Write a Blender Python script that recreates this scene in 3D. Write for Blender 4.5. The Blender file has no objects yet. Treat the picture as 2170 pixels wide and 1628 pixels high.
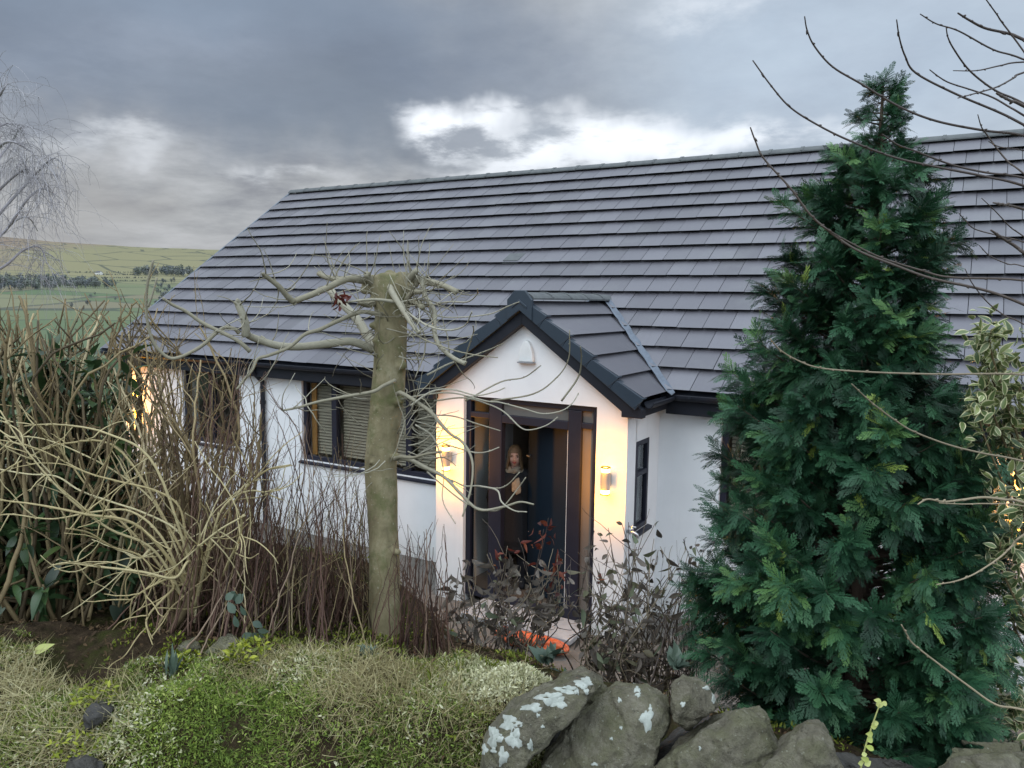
import bpy, bmesh, math, random
import numpy as np
from mathutils import Vector, Matrix, noise as mnoise
R = math.radians
scene = bpy.context.scene
COL = scene.collection
rng = random.Random(7)
nrg = np.random.default_rng(11)

# ---------------------------------------------------------------- camera (solved from the photograph; house axes = world axes)
PW, PH, FOC = 2170, 1628, 1632.4
PITCH, ROLL, YAW, CZ = R(6.258), R(0.794), R(30.442), 3.277
FW = np.array([-math.sin(YAW)*math.cos(PITCH), math.cos(YAW)*math.cos(PITCH), -math.sin(PITCH)])
RT = np.array([math.cos(YAW), math.sin(YAW), 0.0])
UP = np.cross(RT, FW)
def ray(x, y):
    X, Y = x-PW/2, y-PH/2
    c, s = math.cos(ROLL), math.sin(ROLL)
    a = c*X+s*Y; b = -s*X+c*Y
    return FW+RT*a/FOC-UP*b/FOC
def at(x, y, s):
    return np.array([0, 0, CZ])+ray(x, y)*s
def at_y(x, y, Y):
    d = ray(x, y); return np.array([0, 0, CZ])+d*(Y/d[1])
cam = bpy.data.cameras.new('camera'); camo = bpy.data.objects.new('camera', cam); COL.objects.link(camo)
cam.sensor_fit = 'HORIZONTAL'; cam.sensor_width = 36.0; cam.lens = 36.0*FOC/PW
cam.clip_start = 0.05; cam.clip_end = 20000
# image content turned clockwise by ROLL -> camera turned counter-clockwise seen from behind
cr, sr = math.cos(ROLL), math.sin(ROLL)
CX = cr*RT+sr*UP*1.0; CY = -sr*RT+cr*UP
M = Matrix(((CX[0], CY[0], -FW[0], 0), (CX[1], CY[1], -FW[1], 0), (CX[2], CY[2], -FW[2], CZ), (0, 0, 0, 1)))
camo.matrix_world = M
scene.camera = camo

# ---------------------------------------------------------------- material helpers
def new_mat(name):
    m = bpy.data.materials.new(name); m.use_nodes = True
    nt = m.node_tree; b = nt.nodes['Principled BSDF']
    return m, nt, b
def nd(nt, t, **kw):
    n = nt.nodes.new(t)
    for k, v in kw.items():
        if k.startswith('i_'): n.inputs[int(k[2:])].default_value = v
        else: setattr(n, k, v)
    return n
def ramp(nt, stops, fac):
    r = nt.nodes.new('ShaderNodeValToRGB'); e = r.color_ramp.elements
    while len(e) < len(stops): e.new(0.5)
    for k, (p, c) in enumerate(stops):
        e[k].position = p; e[k].color = (*c, 1) if len(c) == 3 else c
    nt.links.new(fac, r.inputs[0]); return r.outputs[0]
def mix(nt, fac, a, b, bt='MIX'):
    n = nt.nodes.new('ShaderNodeMix'); n.data_type = 'RGBA'; n.blend_type = bt
    for sock, v in ((n.inputs[0], fac), (n.inputs[6], a), (n.inputs[7], b)):
        if isinstance(v, (int, float)): sock.default_value = v
        elif isinstance(v, tuple): sock.default_value = (*v, 1) if len(v) == 3 else v
        else: nt.links.new(v, sock)
    return n.outputs[2]
def noise(nt, scale, detail=4, rough=.55, vec=None, dist=0.0, col=False):
    n = nt.nodes.new('ShaderNodeTexNoise'); n.inputs['Scale'].default_value = scale
    n.inputs['Detail'].default_value = detail; n.inputs['Roughness'].default_value = rough; n.inputs['Distortion'].default_value = dist
    if vec is not None: nt.links.new(vec, n.inputs['Vector'])
    return n.outputs[1 if col else 0]
def obco(nt, scale=None):
    t = nt.nodes.new('ShaderNodeTexCoord'); o = t.outputs['Object']
    if scale is not None:
        mp = nt.nodes.new('ShaderNodeMapping'); mp.inputs['Scale'].default_value = scale; nt.links.new(o, mp.inputs[0]); o = mp.outputs[0]
    return o
def bump(nt, b, h, strength=.3, dist=.01):
    n = nt.nodes.new('ShaderNodeBump'); n.inputs['Strength'].default_value = strength; n.inputs['Distance'].default_value = dist
    nt.links.new(h, n.inputs['Height']); nt.links.new(n.outputs[0], b.inputs['Normal'])
def mr(nt, v, a, b, c=0., d=1., smooth=True):
    n = nt.nodes.new('ShaderNodeMapRange'); n.interpolation_type = 'SMOOTHSTEP' if smooth else 'LINEAR'
    nt.links.new(v, n.inputs[0])
    for k, x in zip((1, 2, 3, 4), (a, b, c, d)): n.inputs[k].default_value = x
    return n.outputs[0]
def math_(nt, op, a, b=None):
    n = nt.nodes.new('ShaderNodeMath'); n.operation = op
    for k, v in ((0, a), (1, b)):
        if v is None: continue
        if isinstance(v, (int, float)): n.inputs[k].default_value = v
        else: nt.links.new(v, n.inputs[k])
    return n.outputs[0]
def plain(name, c1, c2=None, scale=8, rough=.6, bs=.2, bd=.004, spec=.5, vec=None, metal=0, detail=5):
    m, nt, b = new_mat(name); co = obco(nt, vec)
    f = noise(nt, scale, detail, .6, co)
    if c2 is None: c2 = tuple(x*.75 for x in c1)
    nt.links.new(ramp(nt, [(.3, c1), (.7, c2)], f), b.inputs['Base Color'])
    b.inputs['Roughness'].default_value = rough; b.inputs['Specular IOR Level'].default_value = spec; b.inputs['Metallic'].default_value = metal
    if bs: bump(nt, b, noise(nt, scale*5, 4, .6, co), bs, bd)
    return m
def toned(name, stops, rough=.55, spec=.4, trans=0.0, nscale=30, nmix=.25, dark=(.02, .02, .01)):
    """colour by the per-face 'tone' attribute, a little noise on top"""
    m, nt, b = new_mat(name)
    a = nt.nodes.new('ShaderNodeAttribute'); a.attribute_name = 'tone'
    c = ramp(nt, stops, a.outputs['Fac'])
    c = mix(nt, math_(nt, 'MULTIPLY', noise(nt, nscale, 3, .6, obco(nt)), nmix), c, dark)
    nt.links.new(c, b.inputs['Base Color'])
    b.inputs['Roughness'].default_value = rough; b.inputs['Specular IOR Level'].default_value = spec
    if trans > 0:
        t = nt.nodes.new('ShaderNodeBsdfTranslucent'); nt.links.new(c, t.inputs[0])
        ms = nt.nodes.new('ShaderNodeMixShader'); ms.inputs[0].default_value = trans
        out = nt.nodes['Material Output']
        nt.links.new(b.outputs[0], ms.inputs[1]); nt.links.new(t.outputs[0], ms.inputs[2]); nt.links.new(ms.outputs[0], out.inputs[0])
    return m

# ---------------------------------------------------------------- object helpers
def tag(o, label=None, cat=None, group=None, kind=None):
    for k, v in (('label', label), ('category', cat), ('group', group), ('kind', kind)):
        if v: o[k] = v
    return o
def thing(name, label, cat, loc=(0, 0, 0), group=None):
    o = bpy.data.objects.new(name, None); COL.objects.link(o); o.location = [float(v) for v in loc]; o.empty_display_size = .1
    return tag(o, label, cat, group)
def link(name, me, mats, parent=None, smooth=False, label=None):
    o = bpy.data.objects.new(name, me); COL.objects.link(o)
    for m in (mats if isinstance(mats, (list, tuple)) else [mats]): me.materials.append(m)
    me.polygons.foreach_set('use_smooth', np.full(len(me.polygons), bool(smooth)))
    if parent is not None:
        o.parent = parent
        w = Vector((0, 0, 0)); p = parent
        while p is not None: w += p.location; p = p.parent
        # meshes are written in world coordinates: shift them into the parent's frame
        me.transform(Matrix.Translation(-w))
    if label: o['label'] = label
    return o
def mesh_np(name, V, loops, starts, mat_idx=None, tone=None):
    me = bpy.data.meshes.new(name)
    V = np.ascontiguousarray(V, dtype=np.float32); loops = np.ascontiguousarray(loops, dtype=np.int32); starts = np.ascontiguousarray(starts, dtype=np.int32)
    me.vertices.add(len(V)); me.vertices.foreach_set('co', V.ravel())
    me.loops.add(len(loops)); me.loops.foreach_set('vertex_index', loops)
    me.polygons.add(len(starts)); me.polygons.foreach_set('loop_start', starts)
    if mat_idx is not None: me.polygons.foreach_set('material_index', np.ascontiguousarray(mat_idx, dtype=np.int32))
    if tone is not None:
        at_ = me.attributes.new('tone', 'FLOAT', 'FACE'); at_.data.foreach_set('value', np.ascontiguousarray(tone, dtype=np.float32))
    me.update(calc_edges=True); me.validate()
    return me
class MB:
    """collects boxes, prisms, tubes and lathes in world coordinates; build() links them as one mesh"""
    def __init__(s): s.v = []; s.f = []; s.t = []; s.tone = 0.5; s.m = []; s.mi = 0
    def add(s, v, f):
        n = len(s.v); s.v.extend([tuple(float(c) for c in p) for p in v])
        for q in f: s.f.append([n+i for i in q]); s.t.append(s.tone); s.m.append(s.mi)
    def box(s, a, b):
        x0, y0, z0 = a; x1, y1, z1 = b
        s.add([(x0,y0,z0),(x1,y0,z0),(x1,y1,z0),(x0,y1,z0),(x0,y0,z1),(x1,y0,z1),(x1,y1,z1),(x0,y1,z1)],
              [(0,3,2,1),(4,5,6,7),(0,1,5,4),(1,2,6,5),(2,3,7,6),(3,0,4,7)])
    def hexa(s, p): s.add(p, [(0,3,2,1),(4,5,6,7),(0,1,5,4),(1,2,6,5),(2,3,7,6),(3,0,4,7)])
    def prism(s, poly, axis, a, b):
        """poly: 2-D outline (counter-clockwise) in the plane across axis ('y': x,z; 'x': y,z; 'z': x,y)"""
        n = len(poly)
        f3 = {'y': lambda p, t: (p[0], t, p[1]), 'x': lambda p, t: (t, p[0], p[1]), 'z': lambda p, t: (p[0], p[1], t)}[axis]
        v = [f3(p, a) for p in poly]+[f3(p, b) for p in poly]
        f = [list(range(n)), list(range(2*n-1, n-1, -1))]+[[i, i+n, (i+1) % n+n, (i+1) % n] for i in range(n)]
        s.add(v, f)
    def tube(s, pts, rad, sides=6, cap=True):
        pts = np.asarray(pts, float); n = len(pts)
        rad = np.full(n, rad) if np.isscalar(rad) else np.asarray(rad, float)
        T = np.gradient(pts, axis=0); T /= np.linalg.norm(T, axis=1)[:, None]+1e-12
        u = np.cross(T[0], (0.3, 0.2, 0.9)); 
        if np.linalg.norm(u) < 1e-3: u = np.cross(T[0], (1, 0, 0))
        u /= np.linalg.norm(u); ang = np.arange(sides)*2*math.pi/sides; ca, sa = np.cos(ang), np.sin(ang)
        V = []
        for i in range(n):
            u = u-T[i]*(u@T[i]); u /= np.linalg.norm(u)+1e-12; w = np.cross(T[i], u)
            V.append(pts[i]+rad[i]*(ca[:, None]*u+sa[:, None]*w))
        V = np.concatenate(V); F = []
        for i in range(n-1):
            for k in range(sides):
                k2 = (k+1) % sides; F.append((i*sides+k, i*sides+k2, (i+1)*sides+k2, (i+1)*sides+k))
        if cap: F.append(tuple(range(sides-1, -1, -1))); F.append(tuple((n-1)*sides+k for k in range(sides)))
        s.add(V, F)
    def lathe(s, c, prof, sides=20):
        c = np.asarray(c, float); V = []
        for r_, z in prof:
            for k in range(sides):
                a = 2*math.pi*k/sides; V.append(c+(r_*math.cos(a), r_*math.sin(a), z))
        n = len(prof); F = [(i*sides+k, i*sides+(k+1) % sides, (i+1)*sides+(k+1) % sides, (i+1)*sides+k) for i in range(n-1) for k in range(sides)]
        F.append(tuple(range(sides-1, -1, -1))); F.append(tuple((n-1)*sides+k for k in range(sides)))
        s.add(V, F)
    def mesh(s, name):
        lo = [i for q in s.f for i in q]; st = np.cumsum([0]+[len(q) for q in s.f])[:-1]
        return mesh_np(name, np.array(s.v), lo, st, s.m, s.t)
    def build(s, name, mats, parent=None, smooth=False, label=None, bevel=0):
        o = link(name, s.mesh(name), mats, parent, smooth, label)
        if bevel:
            b = o.modifiers.new('soft_edges', 'BEVEL'); b.width = bevel; b.segments = 2; b.limit_method = 'ANGLE'; b.angle_limit = R(40)
        return o
def smooth_path(P, n=6):
    """Catmull-Rom through the rows of P (any width)"""
    P = np.asarray(P, float)
    if len(P) < 3:
        t = np.linspace(0, 1, n+1)[:, None]; return P[0]*(1-t)+P[-1]*t
    Q = np.vstack([2*P[0]-P[1], P, 2*P[-1]-P[-2]]); out = []
    for i in range(1, len(Q)-2):
        a, b, c, d = Q[i-1], Q[i], Q[i+1], Q[i+2]
        for k in range(n):
            t = k/n
            out.append(.5*((2*b)+(c-a)*t+(2*a-5*b+4*c-d)*t*t+(3*b-a-3*c+d)*t**3))
    out.append(P[-1]); return np.array(out)
def copies(name, templates, items):
    """templates: [(V, faces, mat_idx per face)]; items: [(template, 3x3, offset, tone)] -> one mesh"""
    VV, LL, SS, MM, TT = [], [], [], [], []; vo = lo = 0
    tp = []
    for V, F, m in templates:
        V = np.asarray(V, float); l = np.array([i for q in F for i in q]); st = np.cumsum([0]+[len(q) for q in F])[:-1]
        tp.append((V, l, st, np.array(m if m is not None else [0]*len(F))))
    for k, A, off, tn in items:
        V, l, st, m = tp[k]
        VV.append(V@A.T+off); LL.append(l+vo); SS.append(st+lo); MM.append(m); TT.append(np.full(len(st), tn))
        vo += len(V); lo += len(l)
    return mesh_np(name, np.concatenate(VV), np.concatenate(LL), np.concatenate(SS), np.concatenate(MM), np.concatenate(TT))
def basis(d, up, sc, wid=None, thick=None):
    """columns: along d, across, normal"""
    d = np.asarray(d, float); d = d/(np.linalg.norm(d)+1e-12); n = np.asarray(up, float); n = n-d*(n@d)
    if np.linalg.norm(n) < 1e-4: n = np.array([.3, .5, .2])-d*(np.array([.3, .5, .2])@d)
    n /= np.linalg.norm(n); w = np.cross(n, d)
    return np.stack([d*sc, w*(wid if wid else sc), n*(thick if thick else sc)], 1)
def rdir(r=rng):
    z = r.uniform(-1, 1); a = r.uniform(0, 2*math.pi); q = math.sqrt(1-z*z)
    return np.array([q*math.cos(a), q*math.sin(a), z])
def nz(x, y, z=0.0, sc=1.0):
    return mnoise.noise(Vector((x*sc, y*sc, z*sc)))
def fbm(x, y, z=0.0, sc=1.0, o=4):
    return mnoise.fractal(Vector((x*sc, y*sc, z*sc)), .9, 2.1, o)

# ---------------------------------------------------------------- ground heights
WALLDIR = np.array([math.cos(R(20)), math.sin(R(20))]); WALLN = np.array([-math.sin(R(20)), math.cos(R(20))])
def sstep(a, b, x):
    t = min(1, max(0, (x-a)/(b-a))); return t*t*(3-2*t)
def soil_z(x, y):
    """garden between the wall and the house"""
    e0 = 3.25-.70*sstep(-3.2, -2.2, x)
    k = sstep(e0, 5.6, y+.08*nz(x, y, 0, .9))
    z = 1.70*(1-k)-.14*k
    if y < 5.6: z += .04*fbm(x, y, 3, 1.6)
    return z
def bank_z(a, q):
    """overgrown wall top: a along the wall, q across it"""
    prof = [(1.85, 1.20), (2.10, 1.42), (2.27, 1.70), (2.42, 1.86), (2.62, 1.93), (2.85, 1.90), (3.05, 1.80), (3.35, 1.70), (3.6, 1.66)]
    z = float(np.interp(q, [p[0] for p in prof], [p[1] for p in prof]))
    low = sstep(-.45, -.1, a)
    z -= low*.26*sstep(1.9, 2.3, q)
    z += .085*nz(a*1.9, q*2.6, 1.7)+.045*nz(a*4.5, q*4.5, 4.2)-.085
    z += .05*math.exp(-((a+.95)/.55)**2)*sstep(2.2, 2.5, q)*(1-sstep(2.8, 3.1, q))
    z += .055*max(0, nz(a*3.6+4, q*3.6, 8.8))*(1-sstep(2.8, 3.1, q))
    z -= .07*math.exp(-((a+2.25)/.35)**2)*math.exp(-((q-2.5)/.3)**2)
    x, y = aq(a, q); k = sstep(2.80, 3.15, q)
    return z*(1-k)+(soil_z(x, y)+.012)*k
def aq(a, q): p = WALLDIR*a+WALLN*q; return p[0], p[1]
def toaq(x, y): return x*WALLDIR[0]+y*WALLDIR[1], x*WALLN[0]+y*WALLN[1]
def ground_z(x, y):
    a, q = toaq(x, y)
    if 1.85 < q < 3.5: return bank_z(a, q)
    return soil_z(x, y) if q >= 3.5 else 1.2
# ---------------------------------------------------------------- house
YP, YW, YE, YR, ZR, ZE, XL, XR = 6.971, 7.878, 7.62, 11.911, 5.44, 2.345, -12.414, 5.2
P1, P2, D1, D2, ZDT, ZAP = -5.079, -2.782, -4.708, -3.112, 2.225, 3.045
XM = .5*(P1+P2)
m_render, nt, b = new_mat('white_render')
co = obco(nt); f = noise(nt, 3.0, 5, .6, co)
sx = nt.nodes.new('ShaderNodeSeparateXYZ'); nt.links.new(co, sx.inputs[0])
c = ramp(nt, [(.3, (.80, .81, .82)), (.75, (.74, .75, .765))], f)
streak = noise(nt, 1.0, 4, .6, obco(nt, (9, 9, .7)))
c = mix(nt, math_(nt, 'MULTIPLY', mr(nt, streak, .55, .8), .12), c, (.5, .5, .47))
nt.links.new(c, b.inputs['Base Color']); b.inputs['Roughness'].default_value = .85
z0 = mr(nt, math_(nt, 'ADD', sx.outputs[2], math_(nt, 'MULTIPLY', noise(nt, 5, 5, .6, co), .5)), .05, .55, 1, 0)
c = mix(nt, math_(nt, 'MULTIPLY', z0, .35), c, (.36, .35, .30))
nt.links.new(c, b.inputs['Base Color']); bump(nt, b, noise(nt, 130, 4, .7, co), .35, .005)
m_black = plain('anthracite_upvc', (.012, .014, .02), (.018, .02, .028), 6, .55, .05, .002, spec=.25)
m_frame = plain('anthracite_frame', (.014, .015, .026), (.02, .021, .034), 5, .5, .05, .002, spec=.3)
m_door = plain('blue_black_door', (.006, .013, .022), (.008, .017, .028), 3, .6, .06, .002, spec=.2)
m_cap = plain('verge_plastic', (.018, .030, .045), (.024, .037, .054), 5, .45, .08, .003)
# roof tile: grey with a faint mauve cast, weathering, each tile its own tone
m_tile, nt, b = new_mat('grey_roof_tile'); co = obco(nt)
a_ = nt.nodes.new('ShaderNodeAttribute'); a_.attribute_name = 'tone'
c = ramp(nt, [(0, (.096, .093, .107)), (.5, (.122, .118, .136)), (1, (.150, .146, .166))], a_.outputs['Fac'])
c = mix(nt, math_(nt, 'MULTIPLY', mr(nt, noise(nt, 1.6, 6, .65, co), .45, .75), .35), c, (.19, .195, .195))
c = mix(nt, math_(nt, 'MULTIPLY', mr(nt, noise(nt, 5, 5, .7, obco(nt, (6, 1, 1))), .5, .8), .22), c, (.062, .058, .062))
nt.links.new(c, b.inputs['Base Color']); b.inputs['Roughness'].default_value = .42; b.inputs['Specular IOR Level'].default_value = .6
bump(nt, b, noise(nt, 55, 5, .7, co), .25, .004)
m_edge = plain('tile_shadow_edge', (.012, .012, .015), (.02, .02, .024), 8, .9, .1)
m_ridge = plain('ridge_tile', (.115, .125, .125), (.075, .08, .085), 9, .7, .3, .004)
m_lead = plain('lead_flashing', (.095, .115, .145), (.15, .175, .215), 14, .65, .4, .006)
m_metal = plain('brushed_steel', (.55, .56, .58), (.45, .46, .48), 12, .3, .1, .002, metal=.9)
m_hall = plain('hall_paint', (.30, .25, .20), (.26, .215, .17), 2, .8, 0)
m_floor = plain('hall_floor', (.14, .10, .07), (.10, .07, .05), 6, .4, .1)
m_blind = plain('beige_blind', (.46, .40, .30), (.40, .34, .25), 4, .6, 0)
m_lamplight = plain('orange_lamplight', (.50, .25, .07), (.42, .2, .06), 12, .8, .2)  # orange colour stands for warm lamplight from inside the room
m_white = plain('white_plastic', (.78, .78, .77), (.70, .70, .69), 10, .45, .05)
m_glass, nt, b = new_mat('window_glass')
gl = nt.nodes.new('ShaderNodeBsdfGlossy'); gl.inputs['Roughness'].default_value = .02; gl.inputs[0].default_value = (.9, .93, .95, 1)
tr = nt.nodes.new('ShaderNodeBsdfTransparent'); tr.inputs[0].default_value = (.86, .88, .88, 1)
fr = nt.nodes.new('ShaderNodeLayerWeight'); fr.inputs[0].default_value = .5
ms = nt.nodes.new('ShaderNodeMixShader'); fz = math_(nt, 'ADD', math_(nt, 'MULTIPLY', math_(nt, 'POWER', fr.outputs['Facing'], 5.0), .9), .04); nt.links.new(fz, ms.inputs[0]); nt.links.new(tr.outputs[0], ms.inputs[1]); nt.links.new(gl.outputs[0], ms.inputs[2])
nt.links.new(ms.outputs[0], nt.nodes['Material Output'].inputs[0])
m_frost, nt, b = new_mat('frosted_glass')
b.inputs['Specular IOR Level'].default_value = .2
nt.links.new(ramp(nt, [(.3, (.17, .155, .14)), (.7, (.14, .127, .115))], noise(nt, 2.5, 3, .5, obco(nt))), b.inputs['Base Color']); b.inputs['Roughness'].default_value = .32

house = thing('bungalow', 'white rendered bungalow with long grey tiled roof and gabled entrance porch', 'house', (-4, YW, 0))
def wall_run(mb, x0, x1, y0, y1, z0, z1, holes):
    """solid wall along x with rectangular holes (x0,x1,z0,z1)"""
    holes = sorted(holes); x = x0
    for hx0, hx1, hz0, hz1 in holes:
        if hx0 > x: mb.box((x, y0, z0), (hx0, y1, z1))
        if hz0 > z0: mb.box((hx0, y0, z0), (hx1, y1, hz0))
        if hz1 < z1: mb.box((hx0, y0, hz1), (hx1, y1, z1))
        x = hx1
    if x < x1: mb.box((x, y0, z0), (x1, y1, z1))
W1 = (-10.75, -9.41, .97, 2.13); W2 = (-8.11, -5.72, .95, 2.13); W3 = (-2.11, -.95, .95, 2.13); W4 = (-.55, .30, .95, 2.13)
mb = MB(); wall_run(mb, XL+.14, XR-.14, YW, YW+.3, -.45, 2.24, [W1, W2, (P1+.3, P2-.3, -.1, 2.2), W3, W4])
mb.build('front_wall', m_render, house)
for x0, x1 in ((XL+.14, XL+.44), (XR-.44, XR-.14)):      # gable ends
    mb = MB(); yb = 2*YR-YW
    mb.prism([(YW+.3, -.45), (yb, -.45), (yb, 2.24), (YR, ZR-.16), (YW+.3, 2.40)][::1], 'x', x0, x1); mb.build('gable_wall', m_render, house)
mb = MB(); mb.box((XL+.44, 2*YR-YW-.3, -.45), (XR-.44, 2*YR-YW-.003, 2.24)); mb.build('back_wall', m_render, house)

# --- roof: courses of flat interlocking tiles, broken bond
SL = math.atan2(ZR-ZE, YR-YE); GA = .3475; TW = .2955
def slope_pt(x, t, h=0.0, back=False):     # t metres up the slope from the eave, h proud of it
    y = YE+t*math.cos(SL)-h*math.sin(SL); z = ZE+t*math.sin(SL)+h*math.cos(SL)
    return (x, 2*YR-y if back else y, z)
def in_porch(x, y, z):
    zz = 3.28-abs(x-XM)*math.tan(R(35.8))
    return abs(x-XM) < 1.31 and z < zz-.03
mb = MB(); SLEN = math.hypot(ZR-ZE, YR-YE)
for back in (False, True):
    nrow = 15
    for r_ in range(nrow):
        t0 = r_*GA-.02; t1 = min(t0+GA+.06, SLEN-.01)
        x = XL-(TW*.5 if r_ % 2 else 0)-.0
        while x < XR:
            xa, xb = max(x+.0032, XL), min(x+TW-.0032, XR)
            if xb-xa > .03:
                mb.tone = rng.betavariate(2.2, 2.2)
                j = rng.uniform(-.0022, .0022); jt = rng.uniform(-.005, .005)
                h0, h1 = .066+j, .014+j
                lo = [slope_pt(xa, t0+jt+.032, h0-.014, back), slope_pt(xb, t0+jt+.032, h0-.014, back), slope_pt(xb, t1, h1-.014, back), slope_pt(xa, t1, h1-.014, back)]
                hi = [slope_pt(xa, t0+jt, h0, back), slope_pt(xb, t0+jt, h0, back), slope_pt(xb, t1, h1, back), slope_pt(xa, t1, h1, back)]
                cx_, cy_, cz_ = slope_pt(.5*(xa+xb), .5*(t0+t1), 0, back)
                if back or not in_porch(cx_, cy_+.05, cz_+.12):
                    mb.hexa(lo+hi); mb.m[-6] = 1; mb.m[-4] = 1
            x += TW
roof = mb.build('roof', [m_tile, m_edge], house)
mb = MB()     # boarding under the tiles keeps the loft dark
for back in (False, True):
    lo = [slope_pt(XL+.02, -.0, -.05, back), slope_pt(XR-.02, -.0, -.05, back), slope_pt(XR-.02, SLEN, -.05, back), slope_pt(XL+.02, SLEN, -.05, back)]
    hi = [slope_pt(XL+.02, -.0, -.02, back), slope_pt(XR-.02, -.0, -.02, back), slope_pt(XR-.02, SLEN, -.02, back), slope_pt(XL+.02, SLEN, -.02, back)]
    mb.hexa(lo+hi)
mb.build('roof_underlay', m_black, roof)
mb = MB(); x = XL-.02; k = 0      # ridge tiles
while x < XR:
    x1 = min(x+.445, XR+.02); h = rng.uniform(-.003, .003); mb.tone = rng.random()
    arc = []
    for q in range(9):
        a = R(-62+124*q/8); arc.append((YR+.135*math.sin(a), ZR-.055+h+.125*math.cos(a)))
    inner = [(y, z-.018) for y, z in arc]
    poly = arc[::-1]+inner
    mb.prism(poly[::-1], 'x', x+.003, x1-.003)
    if k: mb.prism([(y, z+.009) for y, z in arc[::-1]]+[(y, z+.001) for y, z in arc], 'x', x-.022, x+.022)
    x = x1; k += 1
mb.build('ridge_tile', m_ridge, roof)
for x0, x1 in ((XL-.045, XL-.004), (XR+.004, XR+.045)):       # dry verge along both rakes
    mb = MB()
    for back in (False, True):
        lo = [slope_pt(x0, -.02, -.15, back), slope_pt(x1, -.02, -.15, back), slope_pt(x1, SLEN, -.15, back), slope_pt(x0, SLEN, -.15, back)]
        hi = [slope_pt(x0, -.02, .04, back), slope_pt(x1, -.02, .04, back), slope_pt(x1, SLEN, .04, back), slope_pt(x0, SLEN, .04, back)]
        mb.hexa(lo+hi)
    mb.build('verge_trim', m_lead, roof)
mb = MB(); vx, vt = -5.68, (9.71-YE)/math.cos(SL)
lo = [slope_pt(vx-.14, vt-.16, .03), slope_pt(vx+.14, vt-.16, .03), slope_pt(vx+.14, vt+.12, .02), slope_pt(vx-.14, vt+.12, .02)]
hi = [slope_pt(vx-.12, vt-.13, .075), slope_pt(vx+.12, vt-.13, .075), slope_pt(vx+.13, vt+.11, .035), slope_pt(vx-.13, vt+.11, .035)]
mb.hexa(lo+hi); mb.build('roof_vent', m_ridge, roof, bevel=.006)
# --- eaves
for x0, x1 in ((XL, P1-.13), (P2+.13, XR)):
    mb = MB(); mb.box((x0, YE+.075, 2.115), (x1, YE+.10, 2.335))            # fascia
    mb.box((x0, YE+.103, 2.245), (x1, YW-.002, 2.265))           # soffit
    mb.build('fascia', m_black, house)
for x0, x1 in ((XL-.02, P1-.10), (P2+.10, XR)):
    mb = MB()
    prof = []
    for q in range(9): a = R(180+180*q/8); prof.append((YE+.012+.058*math.cos(a), 2.325+.062*math.sin(a)))
    prof += [(y*1.0+(.006 if y < YE+.012 else -.006), z+.008) for y, z in prof[::-1]]
    mb.prism(prof, 'x', x0, x1)
    xx = x0+.3
    while xx < x1: mb.box((xx, YE-.052, 2.30), (xx+.03, YE+.073, 2.318)); xx += .9
    mb.build('gutter', m_black, house, smooth=False)
for x, y in ((-8.85, YW-.07), (.42+.5, YW-.07)):
    mb = MB(); mb.tube([(x, YE+.02, 2.27), (x, YE+.03, 2.19), (x, YW-.05, 2.03), (x, YW-.05, 1.9)], .034, 10)
    mb.tube([(x, YW-.05, 1.9), (x, YW-.05, -.1)], .033, 10)
    for z in (1.7, .7): mb.tube([(x, YW-.05, z), (x, YW-.05, z+.05)], .042, 10)
    mb.build('downpipe', m_black, house)
# --- windows
def window(x0, x1, z0, z1, mulls, blind=True, lamplight_strip=False, sill=True):
    w = .065; ya, yb = YW+.035, YW+.11; mb = MB()
    mb.box((x0, ya, z0), (x0+w, yb, z1)); mb.box((x1-w, ya, z0), (x1, yb, z1))
    mb.box((x0+w, ya, z0), (x1-w, yb, z0+w)); mb.box((x0+w, ya, z1-w), (x1-w, yb, z1))
    xs = [x0+w]
    for m_ in mulls: mb.box((m_-.045, ya-.008, z0+w), (m_+.045, yb, z1-w)); xs += [m_-.045, m_+.045]
    xs.append(x1-w)
    o = mb.build('window', m_frame, house, bevel=.006)
    for k in range(0, len(xs), 2):
        mb = MB(); mb.box((xs[k]-.004, ya+.03, z0+w-.004), (xs[k+1]+.004, ya+.042, z1-w+.004)); mb.build('pane', m_glass, o)
        if blind:
            mb = MB(); z = z1-w-.02
            while z > z0+w+.02:
                mb.hexa([(xs[k]+.005, yb+.05, z-.016), (xs[k+1]-.005, yb+.05, z-.016), (xs[k+1]-.005, yb+.075, z+.012), (xs[k]+.005, yb+.075, z+.012),
                         (xs[k]+.005, yb+.05, z-.013), (xs[k+1]-.005, yb+.05, z-.013), (xs[k+1]-.005, yb+.075, z+.015), (xs[k]+.005, yb+.075, z+.015)]); z -= .043
            mb.build('blind', m_blind, o)
    if lamplight_strip:
        mb = MB(); mb.box((x0+w+.01, yb+.012, z0+w), (x0+w+.10, yb+.03, z1-w)); mb.build('lamplight_strip', m_lamplight, o)  # thin strip coloured as lamplight on the left window reveal
    if sill:
        mb = MB(); mb.hexa([(x0-.04, YW-.045, z0-.05), (x1+.04, YW-.045, z0-.05), (x1+.04, YW+.03, z0-.05), (x0-.04, YW+.03, z0-.05),
                            (x0-.04, YW-.045, z0-.022), (x1+.04, YW-.045, z0-.022), (x1+.04, YW+.03, z0-.002), (x0-.04, YW+.03, z0-.002)])
        mb.build('sill', m_frame, o, bevel=.004)
    return o
window(*W1, [-10.1], blind=False); window(*W2, [-7.52, -6.21], lamplight_strip=True); window(*W3, [-1.55]); window(*W4, [], blind=False)
# room linings behind the glass
mb = MB(); mb.box((XL+.5, YW+2.6, -.2), (XR-.5, YW+2.62, 2.3)); mb.box((XL+.5, YW+.32, 2.27), (P1, YW+2.6, 2.29)); mb.box((P2, YW+.32, 2.27), (XR-.5, YW+2.6, 2.29))
mb.build('room_wall', m_hall, house)

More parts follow.
